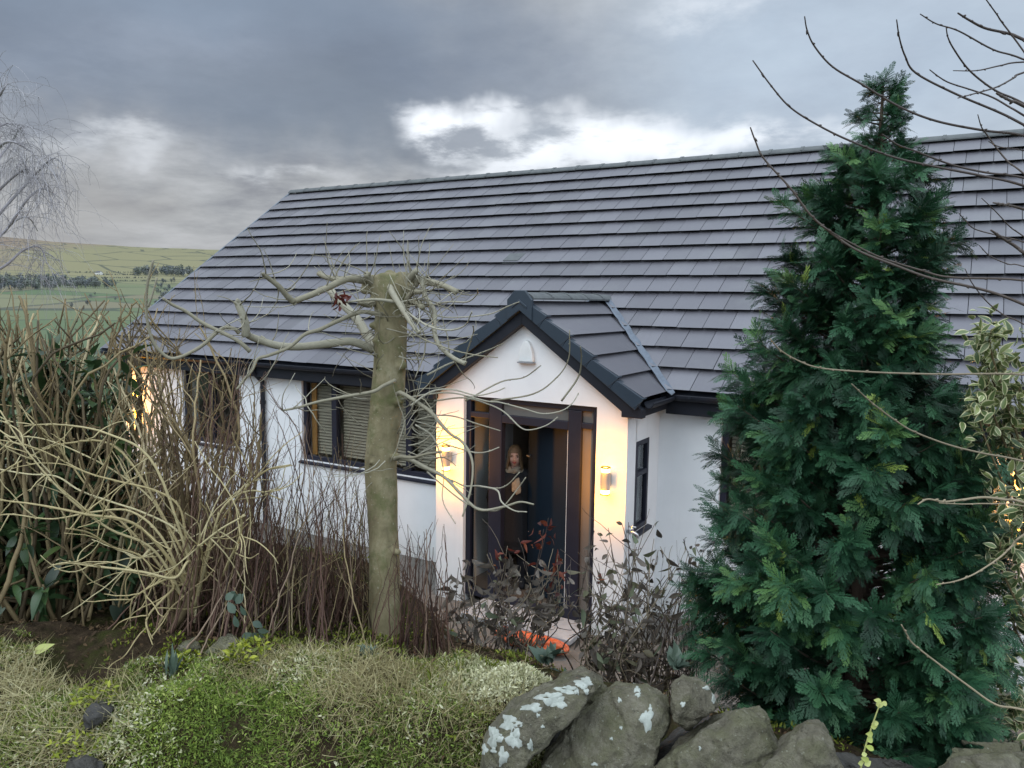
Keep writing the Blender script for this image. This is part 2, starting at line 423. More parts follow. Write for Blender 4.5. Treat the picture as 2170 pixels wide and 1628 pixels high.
# --- porch
TP = math.tan(R(35.8))
def ceil_z(x): return ZAP-.03-abs(x-XM)*TP
mb = MB()
zl = ceil_z(P1)+.03
mb.prism([(P1, -.3), (D1, -.3), (D1, ZDT), (D2, ZDT), (D2, -.3), (P2, -.3), (P2, zl), (XM, ZAP), (P1, zl)], 'y', YP, YP+.25)
porch = mb.build('porch_wall', m_render, house)
SW = (7.21, 7.575, .94, 1.87)
mb = MB()
for a, bb in ((YP+.25, SW[0]), (SW[1], YW)): mb.box((P2-.25, a, -.3), (P2, bb, zl+.0))
mb.box((P2-.25, SW[0], -.3), (P2, SW[1], SW[2])); mb.box((P2-.25, SW[0], SW[3]), (P2, SW[1], zl))
mb.build('porch_side_wall', m_render, house)
mb = MB(); mb.box((P1, YP+.25, -.3), (P1+.25, YW, zl)); mb.build('porch_side_wall', m_render, house)
# side window
mb = MB(); xa, xb, w = P2-.075, P2+.006, .05
mb.box((xa, SW[0], SW[2]), (xb, SW[0]+w, SW[3])); mb.box((xa, SW[1]-w, SW[2]), (xb, SW[1], SW[3]))
for z in (SW[2], SW[3]-w, SW[2]+.56): mb.box((xa, SW[0]+w, z), (xb, SW[1]-w, z+w))
o = mb.build('window', m_frame, house, bevel=.005)
for z0, z1 in ((SW[2]+w, SW[2]+.56), (SW[2]+.56+w, SW[3]-w)):
    mb = MB(); mb.box((xa+.045, SW[0]+w-.004, z0-.004), (xa+.057, SW[1]-w+.004, z1+.004)); mb.build('pane', m_glass, o)
mb = MB(); mb.hexa([(P2-.03, SW[0]-.03, SW[2]-.05), (P2+.05, SW[0]-.03, SW[2]-.05), (P2+.05, SW[1]+.05, SW[2]-.05), (P2-.03, SW[1]+.05, SW[2]-.05),
                    (P2-.03, SW[0]-.03, SW[2]-.003), (P2+.05, SW[0]-.03, SW[2]-.02), (P2+.05, SW[1]+.05, SW[2]-.02), (P2-.03, SW[1]+.05, SW[2]-.003)])
mb.build('sill', m_frame, o, bevel=.004)
# door set
ya, yb = YP+.05, YP+.13
mb = MB(); w = .062
PL0, PL1, PR0, PR1 = -4.405, -4.245, -3.45, -3.30
mb.box((D1, ya, -.05), (D1+w, yb, ZDT)); mb.box((D2-w, ya, -.05), (D2, yb, ZDT)); mb.box((D1+w, ya, ZDT-w), (D2-w, yb, ZDT))
mb.box((PL0, ya-.006, -.05), (PL1, yb, ZDT-w)); mb.box((PR0, ya-.006, -.05), (PR1, yb, ZDT-w))
mb.box((PL1, ya-.004, 1.955), (PR0, yb, 2.045)); mb.box((D1+w, ya-.004, 1.985), (PL0, yb, 2.045)); mb.box((PR1, ya-.004, 1.985), (D2-w, yb, 2.045))
mb.box((D1+w, ya, -.05), (PL0, yb, .03)); mb.box((PR1, ya, -.05), (D2-w, yb, .03)); mb.box((PL1, ya, -.05), (PR0, yb, .012))
dset = mb.build('door_frame', m_frame, house, bevel=.006)
for x0, x1, z0, z1, mt in ((D1+w, PL0, .03, 1.985, m_glass), (D1+w, PL0, 2.045, ZDT-w, m_glass), (PL1, PR0, 2.045, ZDT-w, m_frost), (PR1, D2-w, .03, 1.985, m_frost), (PR1, D2-w, 2.045, ZDT-w, m_frost)):
    mb = MB(); mb.box((x0-.004, ya+.035, z0-.004), (x1+.004, ya+.047, z1+.004)); mb.build('pane', mt, dset)
# door leaf, ajar, hinged on the right
TH = R(29); hx, hy = PR0-.004, yb-.045; dl = .79
def leaf(u, v, z): return (hx-u*math.cos(TH)+v*math.sin(TH), hy+u*math.sin(TH)+v*math.cos(TH), z)
mb = MB(); mb.hexa([leaf(0, 0, .02), leaf(0, .05, .02), leaf(dl, .05, .02), leaf(dl, 0, .02), leaf(0, 0, 1.945), leaf(0, .05, 1.945), leaf(dl, .05, 1.945), leaf(dl, 0, 1.945)][::1])
door = mb.build('door', m_door, house, bevel=.004)
mb = MB(); mb.hexa([leaf(dl+.001, .008, .03), leaf(dl+.001, .042, .03), leaf(dl+.004, .042, .03), leaf(dl+.004, .008, .03), leaf(dl+.001, .008, 1.55), leaf(dl+.001, .042, 1.55), leaf(dl+.004, .042, 1.55), leaf(dl+.004, .008, 1.55)])
mb.build('lock_strip', m_metal, door)
mb = MB(); mb.hexa([leaf(.002, -.006, .03), leaf(.022, -.006, .03), leaf(.022, -.001, .03), leaf(.002, -.001, .03), leaf(.002, -.006, 1.94), leaf(.022, -.006, 1.94), leaf(.022, -.001, 1.94), leaf(.002, -.001, 1.94)])
mb.build('weather_seal', m_white, door)
mb = MB(); zz = 1.615
mb.hexa([leaf(dl-.095, -.045, .98+.56), leaf(dl-.03, -.045, .98+.56), leaf(dl-.03, -.035, .98+.56), leaf(dl-.095, -.035, .98+.56), leaf(dl-.095, -.045, 1.555), leaf(dl-.03, -.045, 1.555), leaf(dl-.03, -.035, 1.555), leaf(dl-.095, -.035, 1.555)])
mb.tube([leaf(dl-.04, -.042, 1.548), leaf(dl-.04, 0, 1.548)], .009, 8)
mb.build('handle', m_metal, door)
# hall behind the door
mb = MB(); yh = YP+3.0
mb.box((P1+.25, yh, -.1), (P2-.25, yh+.05, 2.3)); mb.box((P1+.25, YW+.3, -.1), (P1+.3, yh, 2.26)); mb.box((P2-.3, YW+.3, -.1), (P2-.25, yh, 2.26)); mb.box((P1+.25, YP+.25, 2.235), (P2-.25, yh, 2.26))
mb.build('hall_wall', m_hall, house)
mb = MB(); mb.box((P1+.25, YP+.14, -.06), (P2-.25, yh, .0)); mb.build('hall_floor', m_floor, house)
# porch roof
ZT = 3.305; PE = 1.31; PSL = R(35.8); PLEN = PE/math.cos(PSL); Y0, Y1 = YP-.10, 9.03
def main_y(z): return YE+(z-ZE)/math.tan(SL)          # where the main slope is at height z
def pr(side, t, y, h=0.0):                            # t down the slope from the ridge
    x = t*math.cos(PSL)+h*math.sin(PSL); z = ZT-.035-t*math.sin(PSL)+h*math.cos(PSL)
    return (XM+side*x, y, z)
mb = MB(); n = 5; g = PLEN/n
for side in (-1, 1):
    for r_ in range(n):
        ta, tb = max(0.02, r_*g-.06), (r_+1)*g
        ym = max(Y0+.2, min(Y1, main_y(ZT-.5*(ta+tb)*math.sin(PSL)))+.12)
        cuts = [Y0]
        cuts = [q for q in cuts if q < ym-.05]+[ym]
        for q in range(len(cuts)-1):
            y0, y1 = cuts[q]+.002, cuts[q+1]-.002; mb.tone = rng.betavariate(2, 2)
            za, zb = main_y(ZT-ta*math.sin(PSL))+.1, main_y(ZT-tb*math.sin(PSL))+.1
            last = q == len(cuts)-2
            ya1, yb1 = (za, zb) if last else (y1, y1)
            p = [pr(side, ta, y0, -.004), pr(side, ta, ya1, -.004), pr(side, tb-.03, yb1, .040), pr(side, tb-.03, y0, .040),
                 pr(side, ta, y0, .010), pr(side, ta, ya1, .010), pr(side, tb, yb1, .056), pr(side, tb, y0, .056)]
            if side > 0: p = [p[0], p[3], p[2], p[1], p[4], p[7], p[6], p[5]]
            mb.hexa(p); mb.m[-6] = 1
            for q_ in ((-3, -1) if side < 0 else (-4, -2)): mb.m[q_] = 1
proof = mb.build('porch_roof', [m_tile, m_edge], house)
mb = MB(); y = Y0+.012
for k in range(5):
    y1 = min(y+.44, 9.10); h = .002*k
    arc = [(XM+.15*math.sin(R(-58+116*q/8)), ZT-.075+.125*math.cos(R(-58+116*q/8))) for q in range(9)]
    mb.tone = rng.random()
    mb.prism((arc[::-1]+[(x, z-.018) for x, z in arc]), 'y', y+.003, y1-.003)
    if k: mb.prism([(x, z+.01) for x, z in arc[::-1]]+[(x, z+.001) for x, z in arc], 'y', y-.02, y+.02)
    y = y1
    if y >= 9.09: break
mb.build('ridge_tile', m_ridge, proof)
# verge caps: stepped units up both rakes with a peaked cap, and the boxed bargeboard under them
for side in (-1, 1):
    mb = MB()
    for r_ in range(n):
        ta, tb = r_*g+.015, (r_+1)*g+.012
        def q4(t, ya_, h): return pr(side, t, ya_, h)
        p = [q4(ta, Y0-.045, -.085), q4(ta, Y0-.004, -.085), q4(tb, Y0-.004, -.085), q4(tb, Y0-.045, -.085),
             q4(ta, Y0-.045, .020), q4(ta, Y0-.004, .020), q4(tb, Y0-.004, .052), q4(tb, Y0-.045, .052)]
        p2 = [q4(ta, Y0-.004, .012), q4(ta, Y0+.07, .012), q4(tb, Y0+.07, .042), q4(tb, Y0-.004, .042),
              q4(ta, Y0-.004, .020), q4(ta, Y0+.07, .020), q4(tb, Y0+.07, .052), q4(tb, Y0-.004, .052)]
        for pp in (p, p2):
            if side > 0: pp = [pp[0], pp[3], pp[2], pp[1], pp[4], pp[7], pp[6], pp[5]]
            mb.hexa(pp)
        e = [q4(tb-.03, Y0-.049, -.078), q4(tb-.03, Y0-.0455, -.078), q4(tb-.022, Y0-.0455, -.078), q4(tb-.022, Y0-.049, -.078),
             q4(tb+.004, Y0-.049, .045), q4(tb+.004, Y0-.0455, .045), q4(tb+.012, Y0-.0455, .045), q4(tb+.012, Y0-.049, .045)]
        if side > 0: e = [e[0], e[3], e[2], e[1], e[4], e[7], e[6], e[5]]
        mb.hexa(e)
    mb.build('verge_cap', m_cap, proof, bevel=.006)
mb = MB()
w_, zp = .17, ZT+.055
mb.prism([(XM-.145, zp-.295), (XM, zp-.19), (XM+.145, zp-.295), (XM+.145, zp-.085), (XM+.06, zp+.012), (XM-.06, zp+.012), (XM-.145, zp-.085)], 'y', Y0-.062, Y0-.02)
mb.prism([(XM-.09, zp-.175), (XM, zp-.11), (XM+.09, zp-.175), (XM+.09, zp-.145), (XM, zp-.08), (XM-.09, zp-.145)], 'y', Y0-.072, Y0-.06)
mb.build('apex_cap', m_cap, proof, bevel=.005)
mb = MB()
for side in (-1, 1):
    xo = XM+side*(PE+.02); zo = ZT-.035-(PE+.02)*TP
    inner = lambda x: ceil_z(x)+.012
    pts = [(XM, ZT-.10), (XM+side*(PE-.02), ZT-.10-(PE-.02)*TP), (xo, zo-.06), (xo, 2.165), (XM+side*(PE-.19), 2.165), (XM+side*(PE-.19), inner(XM+side*(PE-.19))), (XM, inner(XM))]
    if side > 0: pts = pts[::-1]
    mb.prism(pts, 'y', Y0-.004, YP-.003)
mb.build('bargeboard', m_black, house, bevel=.004)
for side in (-1, 1):
    mb = MB(); xa, xb = sorted((XM+side*(PE-.19), XM+side*(PE-.01))); zo = ZT-.035-PE*TP
    mb.box((xa, YP, 2.168), (xb, YW-.20, 2.262)); mb.build('porch_eave_box', m_black, house, bevel=.004)
for side in (-1, 1):
    mb = MB(); xo = XM+side*(PE+.055); zo = ZT-.035-PE*TP+.0; prof = []
    for q in range(9): a = R(180+180*q/8); prof.append((xo+.05*math.cos(a), zo-.015+.055*math.sin(a)))
    prof += [(x+(.006 if x < xo else -.006), z+.008) for x, z in prof[::-1]]
    mb.prism(prof, 'y', YP-.02, YE-.06); mb.build('porch_gutter', m_black, house)
# lead flashing in the valley between the porch roof and the main slope
for side in (-1, 1):
    mb = MB(); N = 22; va = []
    for k in range(N+1):
        t = PLEN*(k/N)*1.0+.10; z = ZT-.035-t*math.sin(PSL)
        y = main_y(z); x = XM+side*(t*math.cos(PSL)); wob = .012*math.sin(k*1.9)+.008*math.sin(k*4.1)
        va.append((x-side*(.045+wob*.4), y-.025, z+.085+.045*TP*.92)); va.append((x+side*(.005), y+.0, z+.068)); va.append((x+side*(.035+wob*.5), y+.02, z+.085+.012))
    F = []
    for k in range(N):
        for c_ in (0, 1):
            i = k*3+c_; F.append((i, i+1, i+4, i+3) if side < 0 else (i, i+3, i+4, i+1))
    mb.add(va, F)
    o = mb.build('flashing', m_lead, proof, smooth=True)
    sm = o.modifiers.new('lead_thickness', 'SOLIDIFY'); sm.thickness = .004
# doorstep
mb = MB(); mb.box((-4.45, YP-.42, -.10), (-3.15, YP+.045, -.045)); mb.build('doorstep', plain('pale_step_stone', (.42, .43, .44), (.3, .31, .32), 9, .35, .1), house, bevel=.008)
mb = MB(); mb.box((-4.40, YP-.38, -.40), (-3.2, YP-.002, -.103)); mb.build('step_riser', plain('dark_step', (.05, .055, .05), (.08, .08, .07), 9, .7, .2), house)

# ---------------------------------------------------------------- lamps and alarm box on the walls
m_lampbody = plain('grey_lamp_body', (.33, .34, .35), (.28, .29, .30), 10, .45, .05)
m_glow, nt, b = new_mat('lit_lamp_glass'); b.inputs['Base Color'].default_value = (.9, .8, .6, 1); b.inputs['Emission Color'].default_value = (1, .62, .22, 1); b.inputs['Emission Strength'].default_value = 8
def wall_lamp(x, y, z, label, e=1.0):
    t = thing('wall_lamp', label, 'wall lamp', (x, y, z), 'up and down lamps on the front of the bungalow')
    c = (x, y-.085, z)
    mb = MB(); mb.lathe(c, [(.047, -.088), (.048, -.086), (.048, .086), (.047, .088)], 24); mb.build('body', m_lampbody, t, smooth=False)
    for s in (-1, 1):
        zs = sorted((s*.089, s*.128)); mb = MB(); mb.lathe(c, [(.043, zs[0]), (.043, zs[1])], 24); mb.build('glass_band', m_glow, t)
        zs = sorted((s*.1285, s*.140)); mb = MB()
        prof = [(.036, zs[0]), (.050, zs[0]), (.050, zs[1]), (.036, zs[1]), (.036, zs[0])]
        c3 = np.array(c); V = []; S = 24
        for r_, q in prof:
            for k in range(S): a = 2*math.pi*k/S; V.append(c3+(r_*math.cos(a), r_*math.sin(a), q))
        mb.add(V, [(i*S+k, i*S+(k+1) % S, (i+1)*S+(k+1) % S, (i+1)*S+k) for i in range(4) for k in range(S)])
        mb.build('rim', m_black, t)
        ld = bpy.data.lights.new('lamp_light', 'POINT'); ld.energy = 14*e; ld.color = (1, .37, .0); ld.shadow_soft_size = .03
        lo = bpy.data.objects.new('lamp_light', ld); COL.objects.link(lo); lo.parent = t; lo.location = (0, -.16, s*.185)
    mb = MB(); mb.box((x-.03, y-.045, z-.06), (x+.03, y-.001, z+.06)); mb.build('bracket', m_lampbody, t, bevel=.004)
    return t
wall_lamp(-2.965, YP, 1.515, 'lit grey wall lamp to the right of the front door, beside the side window corner')
wall_lamp(-4.885, YP, 1.515, 'lit grey wall lamp to the left of the front door, behind the bare branches')
wall_lamp(-12.0, YW, 1.45, 'lit wall lamp at the far end of the bungalow behind the hedge stems', 1.8)
wall_lamp(.52, YW, 1.55, 'lit wall lamp glimpsed behind the variegated holly', .8)
t = thing('alarm_box', 'small white domed alarm box under the porch gable apex', 'alarm box', (-3.91, YP, 2.72))
mb = MB(); out = []
for q in range(13):
    a = R(180*q/12); out.append((-3.91+.088*math.cos(a)*(1-.12*math.sin(a)), 2.66+.20*math.sin(a)))
out = [(-3.91-.093, 2.645)][:0]+out
poly = [(-3.91+.088, 2.635)]+out+[(-3.91-.088, 2.635)]
mb.prism(poly, 'y', YP-.055, YP-.001); mb.build('cover', m_white, t, bevel=.012)
mb = MB(); mb.box((-3.91-.096, YP-.062, 2.622), (-3.91+.096, YP-.001, 2.634)); mb.build('base_lip', plain('grey_lip', (.3, .3, .32), None, 8, .5), t, bevel=.002)
t = thing('outdoor_tap', 'small grey tap and thin pipe on the porch corner below the side window', 'tap', (P2, YP+.05, 1.0))
mb = MB(); x = P2+.03
mb.tube([(x, YP+.06, -.1), (x, YP+.06, .99)], .009, 8); mb.build('pipe', m_metal, t, smooth=True)
mb = MB(); mb.tube([(x-.028, YP+.06, 1.0), (x+.05, YP+.05, 1.0), (x+.085, YP+.05, .985), (x+.09, YP+.05, .95)], .016, 8); mb.tube([(x+.03, YP+.05, 1.0), (x+.03, YP+.05, 1.05)], .009, 8); mb.tube([(x-.01, YP+.05, 1.055), (x+.07, YP+.05, 1.055)], .009, 8)
mb.build('spout', m_metal, t, smooth=True)
# ---------------------------------------------------------------- voxel shaping: closed pieces fused into one smooth skin
def fuse(mb, voxel, iters=6, fac=.5):
    me = mb.mesh('tmp') if isinstance(mb, MB) else mb
    o = bpy.data.objects.new('tmp', me); COL.objects.link(o)
    r_ = o.modifiers.new('r', 'REMESH'); r_.mode = 'VOXEL'; r_.voxel_size = voxel
    if iters: s = o.modifiers.new('s', 'SMOOTH'); s.iterations = iters; s.factor = fac
    dg = bpy.context.evaluated_depsgraph_get(); out = bpy.data.meshes.new_from_object(o.evaluated_get(dg))
    bpy.data.objects.remove(o); return out
def ball(mb, c, r, n=12, squash=(1, 1, 1)):
    prof = [(max(1e-4, r*math.sin(math.pi*k/n)), -r*math.cos(math.pi*k/n)) for k in range(n+1)]
    V = []; S = 14; c = np.asarray(c, float)
    for q, z in prof:
        for k in range(S): a = 2*math.pi*k/S; V.append(c+np.array([q*math.cos(a)*squash[0], q*math.sin(a)*squash[1], z*squash[2]]))
    F = [(i*S+k, i*S+(k+1) % S, (i+1)*S+(k+1) % S, (i+1)*S+k) for i in range(n) for k in range(S)]
    F += [tuple(range(S-1, -1, -1)), tuple(n*S+k for k in range(S))]
    mb.add(V, F)
def limb(mb, pts, rad):
    mb.tube(pts, rad, 12)
    for p, r_ in zip(pts, rad): ball(mb, p, r_*.99, 8)

# ---------------------------------------------------------------- the woman in the doorway
m_skin = plain('skin', (.66, .43, .34), (.60, .37, .29), 30, .5, .05)
m_coat = plain('black_wool_coat', (.008, .008, .010), (.013, .013, .016), 60, .9, .3)
m_hair = plain('dark_blonde_hair', (.15, .09, .05), (.26, .17, .09), 40, .5, .5, .002, vec=(1, 1, .15))
m_scarf = plain('cream_scarf', (.36, .31, .23), (.22, .17, .12), 26, .9, .4, .003)
m_trous = plain('dark_trousers', (.015, .015, .02), None, 30, .9, .2)
m_eye = plain('dark_eye', (.02, .015, .012), None, 5, .2, 0); m_lip = plain('lips', (.34, .08, .075), None, 20, .45, 0); m_teeth = plain('teeth', (.75, .72, .66), None, 20, .35, 0)
hp = at_y(1091, 967, 7.46)
PX, PY, HZ = float(hp[0]), 7.46, float(hp[2]); PS = HZ/1.50; PROT = R(27)
def loc(p):
    x, y, z = p; x, y, z = x*PS, y*PS, z*PS
    return (PX+x*math.cos(PROT)-y*math.sin(PROT), PY+x*math.sin(PROT)+y*math.cos(PROT), z)
def lmesh(me):      # local pose space -> the doorway
    n = len(me.vertices); V = np.empty(n*3, np.float32); me.vertices.foreach_get('co', V); V = V.reshape(-1, 3)*PS
    X = PX+V[:, 0]*math.cos(PROT)-V[:, 1]*math.sin(PROT); Y = PY+V[:, 0]*math.sin(PROT)+V[:, 1]*math.cos(PROT)
    me.vertices.foreach_set('co', np.stack([X, Y, V[:, 2]], 1).astype(np.float32).ravel()); me.update(); return me
def head_pt(u, v, grow=0.0):
    """face looks along -y; u around (0 = front), v from -1 chin to 1 crown"""
    z = v; ring = math.sqrt(max(0, 1-abs(z)**2.3)); a = u
    x = .074*ring*math.sin(a); y = -.094*ring*math.cos(a)
    if z < 0:
        x *= 1-.28*abs(z)**1.3*(1 if math.cos(a) > -.2 else .6); 
        if math.cos(a) < 0: y *= 1-.35*abs(z)
    g = max(0, math.cos(a))
    nose = math.exp(-((a)/.16)**2)*(max(0, 1-abs(z+.10)/.36))*.026*(1.25 if z < -.1 else .8)
    y -= nose*(1 if math.cos(a) > 0 else 0)
    y += .010*math.exp(-((abs(a)-.42)/.20)**2)*math.exp(-((z-.06)/.13)**2)           # eye sockets
    y -= .006*math.exp(-((abs(a)-.52)/.25)**2)*math.exp(-((z+.22)/.16)**2)           # cheeks
    y -= .007*math.exp(-(a/.32)**2)*math.exp(-((z+.86)/.14)**2)                      # chin
    y -= .005*math.exp(-(a/.30)**2)*math.exp(-((z+.48)/.08)**2)                      # lips
    k = 1+grow
    return np.array([x*k, y*k+.0, 1.50+.122*z*k])
mb = MB(); NU, NV = 40, 26; V = []
for j in range(NV+1):
    v = -1+2*j/NV; v = max(-.999, min(.999, v))
    for i in range(NU): V.append(head_pt(2*math.pi*i/NU-math.pi, v))
F = [(j*NU+i, j*NU+(i+1) % NU, (j+1)*NU+(i+1) % NU, (j+1)*NU+i) for j in range(NV) for i in range(NU)]
F += [tuple(range(NU-1, -1, -1)), tuple(NV*NU+i for i in range(NU))]
mb.add(V, F)
limb(mb, [(0, .025, 1.20), (0, .022, 1.32), (0, .012, 1.42)], [.062, .050, .050])
for s in (-1, 1): ball(mb, (s*.078, .008, 1.49), .022, 8, (.4, .8, 1.3))
limb(mb, [(0, .02, .86), (0, .01, 1.0), (0, .02, 1.16), (0, .025, 1.26)], [.125, .112, .122, .085])
for s in (-1, 1):
    limb(mb, [(s*.09, .02, .86), (s*.095, .01, .46), (s*.10, .03, .08)], [.085, .055, .036])
    limb(mb, [(s*.10, .04, .045), (s*.105, -.06, .03), (s*.108, -.14, .025)], [.038, .036, .026])
    sh = (s*.165, .025, 1.27); el = (s*.225, .05, 1.0); wr = (s*.215, -.05, .77)
    limb(mb, [sh, el, wr], [.048, .038, .025])
    pc = np.array([s*.212, -.075, .715])
    limb(mb, [wr, tuple(pc+np.array([0, .01, .02])), tuple(pc+np.array([0, -.005, -.02]))], [.024, .029, .027])
    for k in range(4):
        b0 = pc+np.array([0, -.026+.018*k, -.035]); L = (.062, .072, .068, .052)[k]
        limb(mb, [b0, b0+np.array([-s*.006, -.004, -L*.45]), b0+np.array([-s*.024, -.006, -L*.78]), b0+np.array([-s*.038, -.004, -L*.88])], [.0092, .0088, .008, .0068])
    t0 = pc+np.array([-s*.008, -.026, .0]); limb(mb, [t0, t0+np.array([-s*.016, -.022, -.024]), t0+np.array([-s*.026, -.026, -.05])], [.0105, .0095, .0078])
woman = link('person', lmesh(fuse(mb, .0055, 3)), m_skin, None, True)
tag(woman, 'smiling woman in a black coat and cream scarf looking out round the open front door', 'person')
def pchild(name, mb, mat, voxel=None, it=4):
    me = fuse(mb, voxel, it) if voxel else mb.mesh(name)
    return link(name, lmesh(me), mat, woman, True)
mb = MB()
limb(mb, [(0, .02, .55), (0, .02, .80), (0, .012, 1.0), (0, .02, 1.17), (0, .03, 1.27)], [.20, .185, .175, .185, .115])
mb.tube([(0, .02, .42), (0, .02, .56)], [.19, .178], 20)
for s in (-1, 1): limb(mb, [(s*.06, .025, 1.30), (s*.19, .025, 1.265), (s*.265, .05, 1.0), (s*.235, -.045, .79)], [.075, .078, .062, .046])
pchild('coat', mb, m_coat, .009, 6)
mb = MB()
for s in (-1, 1): limb(mb, [(s*.092, .02, .60), (s*.097, .01, .44), (s*.10, .03, .10)], [.08, .068, .055])
pchild('trousers', mb, m_trous, .008, 4)
for s in (-1, 1):
    mb = MB(); limb(mb, [(s*.10, .045, .05), (s*.105, -.06, .04), (s*.108, -.15, .032)], [.05, .047, .036]); pchild('shoe', mb, m_trous, .008, 3)
mb = MB()     # shoulder-length bob with a fringe
V = []; NU, NV = 40, 22
for shell in (1.13, 1.02):
    for j in range(NV+1):
        for i in range(NU):
            a = 2*math.pi*i/NU-math.pi; fr = abs(a)
            vb = .42 if fr < .62 else (-1.18-.15*math.sin(i*2.3) if fr > .95 else .42-(fr-.62)/.33*1.77)
            v = .995-(.995-vb)*j/NV
            if v > -.25: p = head_pt(a, min(.99, max(-.9, v)))
            else:
                p = head_pt(a, -.25); p[2] = 1.50+.122*v; p[0] *= 1.06+.22*(-v); p[1] = p[1]*(1.0)+.012
            c0 = np.array([0, .012, 1.505 if v > -.25 else p[2]]); q = c0+(p-c0)*(shell+.02*math.sin(i*3.1+j*.3))
            V.append(q)
B = (NV+1)*NU
F = [(j*NU+i, j*NU+(i+1) % NU, (j+1)*NU+(i+1) % NU, (j+1)*NU+i) for j in range(NV) for i in range(NU)]
F += [(B+j*NU+i, B+(j+1)*NU+i, B+(j+1)*NU+(i+1) % NU, B+j*NU+(i+1) % NU) for j in range(NV) for i in range(NU)]
F += [(NV*NU+i, NV*NU+(i+1) % NU, B+NV*NU+(i+1) % NU, B+NV*NU+i) for i in range(NU)]
mb.add(V, F); pchild('hair', mb, m_hair)
mb = MB()
for k, (r0, z, tilt) in enumerate(((.066, 1.375, .022), (.078, 1.345, .01), (.090, 1.305, .03), (.098, 1.265, .05))):
    ring = [(r0*1.08*math.sin(a), .012-r0*.98*math.cos(a), z-tilt*math.cos(a)+.009*math.sin(3*a+k)) for a in np.linspace(0, 2*math.pi, 25)]
    mb.tube(ring, [.024+.006*math.sin(5*q+k) for q in np.linspace(0, 6.28, 25)], 10)
for s, L in ((1, .15), (.3, .12)):
    pts = [(s*.03, -.10, 1.25), (s*.04, -.15, 1.21), (s*.05, -.18, 1.16), (s*.055, -.19, 1.25-L)]
    for q, dx in enumerate((-.018, 0, .018)): mb.tube(smooth_path([(x+dx, y, z+.01*q) for x, y, z in pts], 5), [.017]*13+[.016, .012, .008], 8)
pchild('scarf', mb, m_scarf, .006, 2)
mb = MB()
for s in (-1, 1):
    p = head_pt(s*.40, .05); ball(mb, (p[0], p[1]+.004, p[2]), .0115, 8, (1.4, .6, .8))
pchild('eyes', mb, m_eye)
mb = MB(); mb.tube([tuple(head_pt(a, -.46+.10*(abs(a)/.36)**2)+np.array([0, -.002, 0])) for a in np.linspace(-.36, .36, 9)], [.004, .008, .010, .012, .012, .012, .010, .008, .004], 8)
pchild('mouth', mb, m_lip)
mb = MB(); mb.tube([tuple(head_pt(a, -.46+.10*(abs(a)/.36)**2)+np.array([0, -.0075, 0])) for a in np.linspace(-.22, .22, 7)], [.002, .0035, .004, .004, .004, .0035, .002], 6)
pchild('teeth', mb, m_teeth)
mb = MB()
for s in (-1, 1): mb.tube([tuple(head_pt(s*a, .20-.05*abs(a-.42))+np.array([0, -.002, 0])) for a in np.linspace(.22, .62, 6)], [.003, .005, .006, .006, .005, .003], 6)
pchild('eyebrows', mb, m_hair)

# ---------------------------------------------------------------- orange sack by the step
m_orange, nt, b = new_mat('orange_plastic'); co = obco(nt)
nt.links.new(ramp(nt, [(.3, (.52, .085, .022)), (.7, (.62, .14, .05))], noise(nt, 6, 4, .6, co)), b.inputs['Base Color']); b.inputs['Roughness'].default_value = .35
bump(nt, b, noise(nt, 14, 4, .5, co, 1.2), .8, .03)
c0 = at_y(1052, 1338, YP-.62); c1 = at_y(1195, 1372, YP-.62)
mb = MB(); pts = [c0+(c1-c0)*k/8+np.array([0, .02*math.sin(k*1.7), -.02+.012*math.sin(k*2.3)]) for k in range(9)]
limb(mb, [tuple(p) for p in pts], [.04, .065, .075, .08, .075, .08, .085, .08, .05])
me = fuse(mb, .012, 3)
for v in me.vertices:
    d = fbm(v.co.x, v.co.y, v.co.z, 9, 3)*.03; v.co += Vector((0, -d, d))
t = link('sack', me, m_orange, None, True); tag(t, 'orange-red crumpled plastic sack lying along the foot of the doorstep', 'sack')

# ---------------------------------------------------------------- stones
m_stone, nt, b = new_mat('lichen_sandstone'); co = obco(nt); oi = nt.nodes.new('ShaderNodeObjectInfo')
ad = nt.nodes.new('ShaderNodeVectorMath'); ad.operation = 'ADD'; nt.links.new(co, ad.inputs[0])
cb = nt.nodes.new('ShaderNodeCombineXYZ'); mm = math_(nt, 'MULTIPLY', oi.outputs['Random'], 17.0)
for k in range(3): nt.links.new(mm, cb.inputs[k])
nt.links.new(cb.outputs[0], ad.inputs[1]); vec = ad.outputs[0]
c = ramp(nt, [(.25, (.062, .055, .042)), (.5, (.185, .168, .122)), (.75, (.35, .325, .25))], noise(nt, 11, 10, .78, vec))
geo = nt.nodes.new('ShaderNodeNewGeometry'); sp = nt.nodes.new('ShaderNodeSeparateXYZ'); nt.links.new(geo.outputs['Normal'], sp.inputs[0])
upf = mr(nt, sp.outputs[2], -.05, .65)
moss = math_(nt, 'MULTIPLY', mr(nt, noise(nt, 7, 6, .7, vec), .40, .62), mr(nt, sp.outputs[2], -.3, .7, .25, 1))
c = mix(nt, math_(nt, 'MULTIPLY', moss, .5), c, (.14, .145, .065))
c = mix(nt, math_(nt, 'MULTIPLY', mr(nt, noise(nt, 34, 5, .7, vec), .60, .68), .5), c, (.025, .022, .016))
li = mr(nt, noise(nt, 62, 3, .6, vec), .66, .69)
c = mix(nt, math_(nt, 'MULTIPLY', li, .55), c, (.42, .42, .34))
nt.links.new(c, b.inputs['Base Color']); b.inputs['Roughness'].default_value = .9; b.inputs['Specular IOR Level'].default_value = .25
n1 = math_(nt, 'ADD', noise(nt, 26, 8, .7, vec), math_(nt, 'MULTIPLY', noise(nt, 110, 4, .7, vec), .35)); bump(nt, b, n1, 1.0, .035)
m_lichen, nt, b = new_mat('pale_lichen'); co = obco(nt)
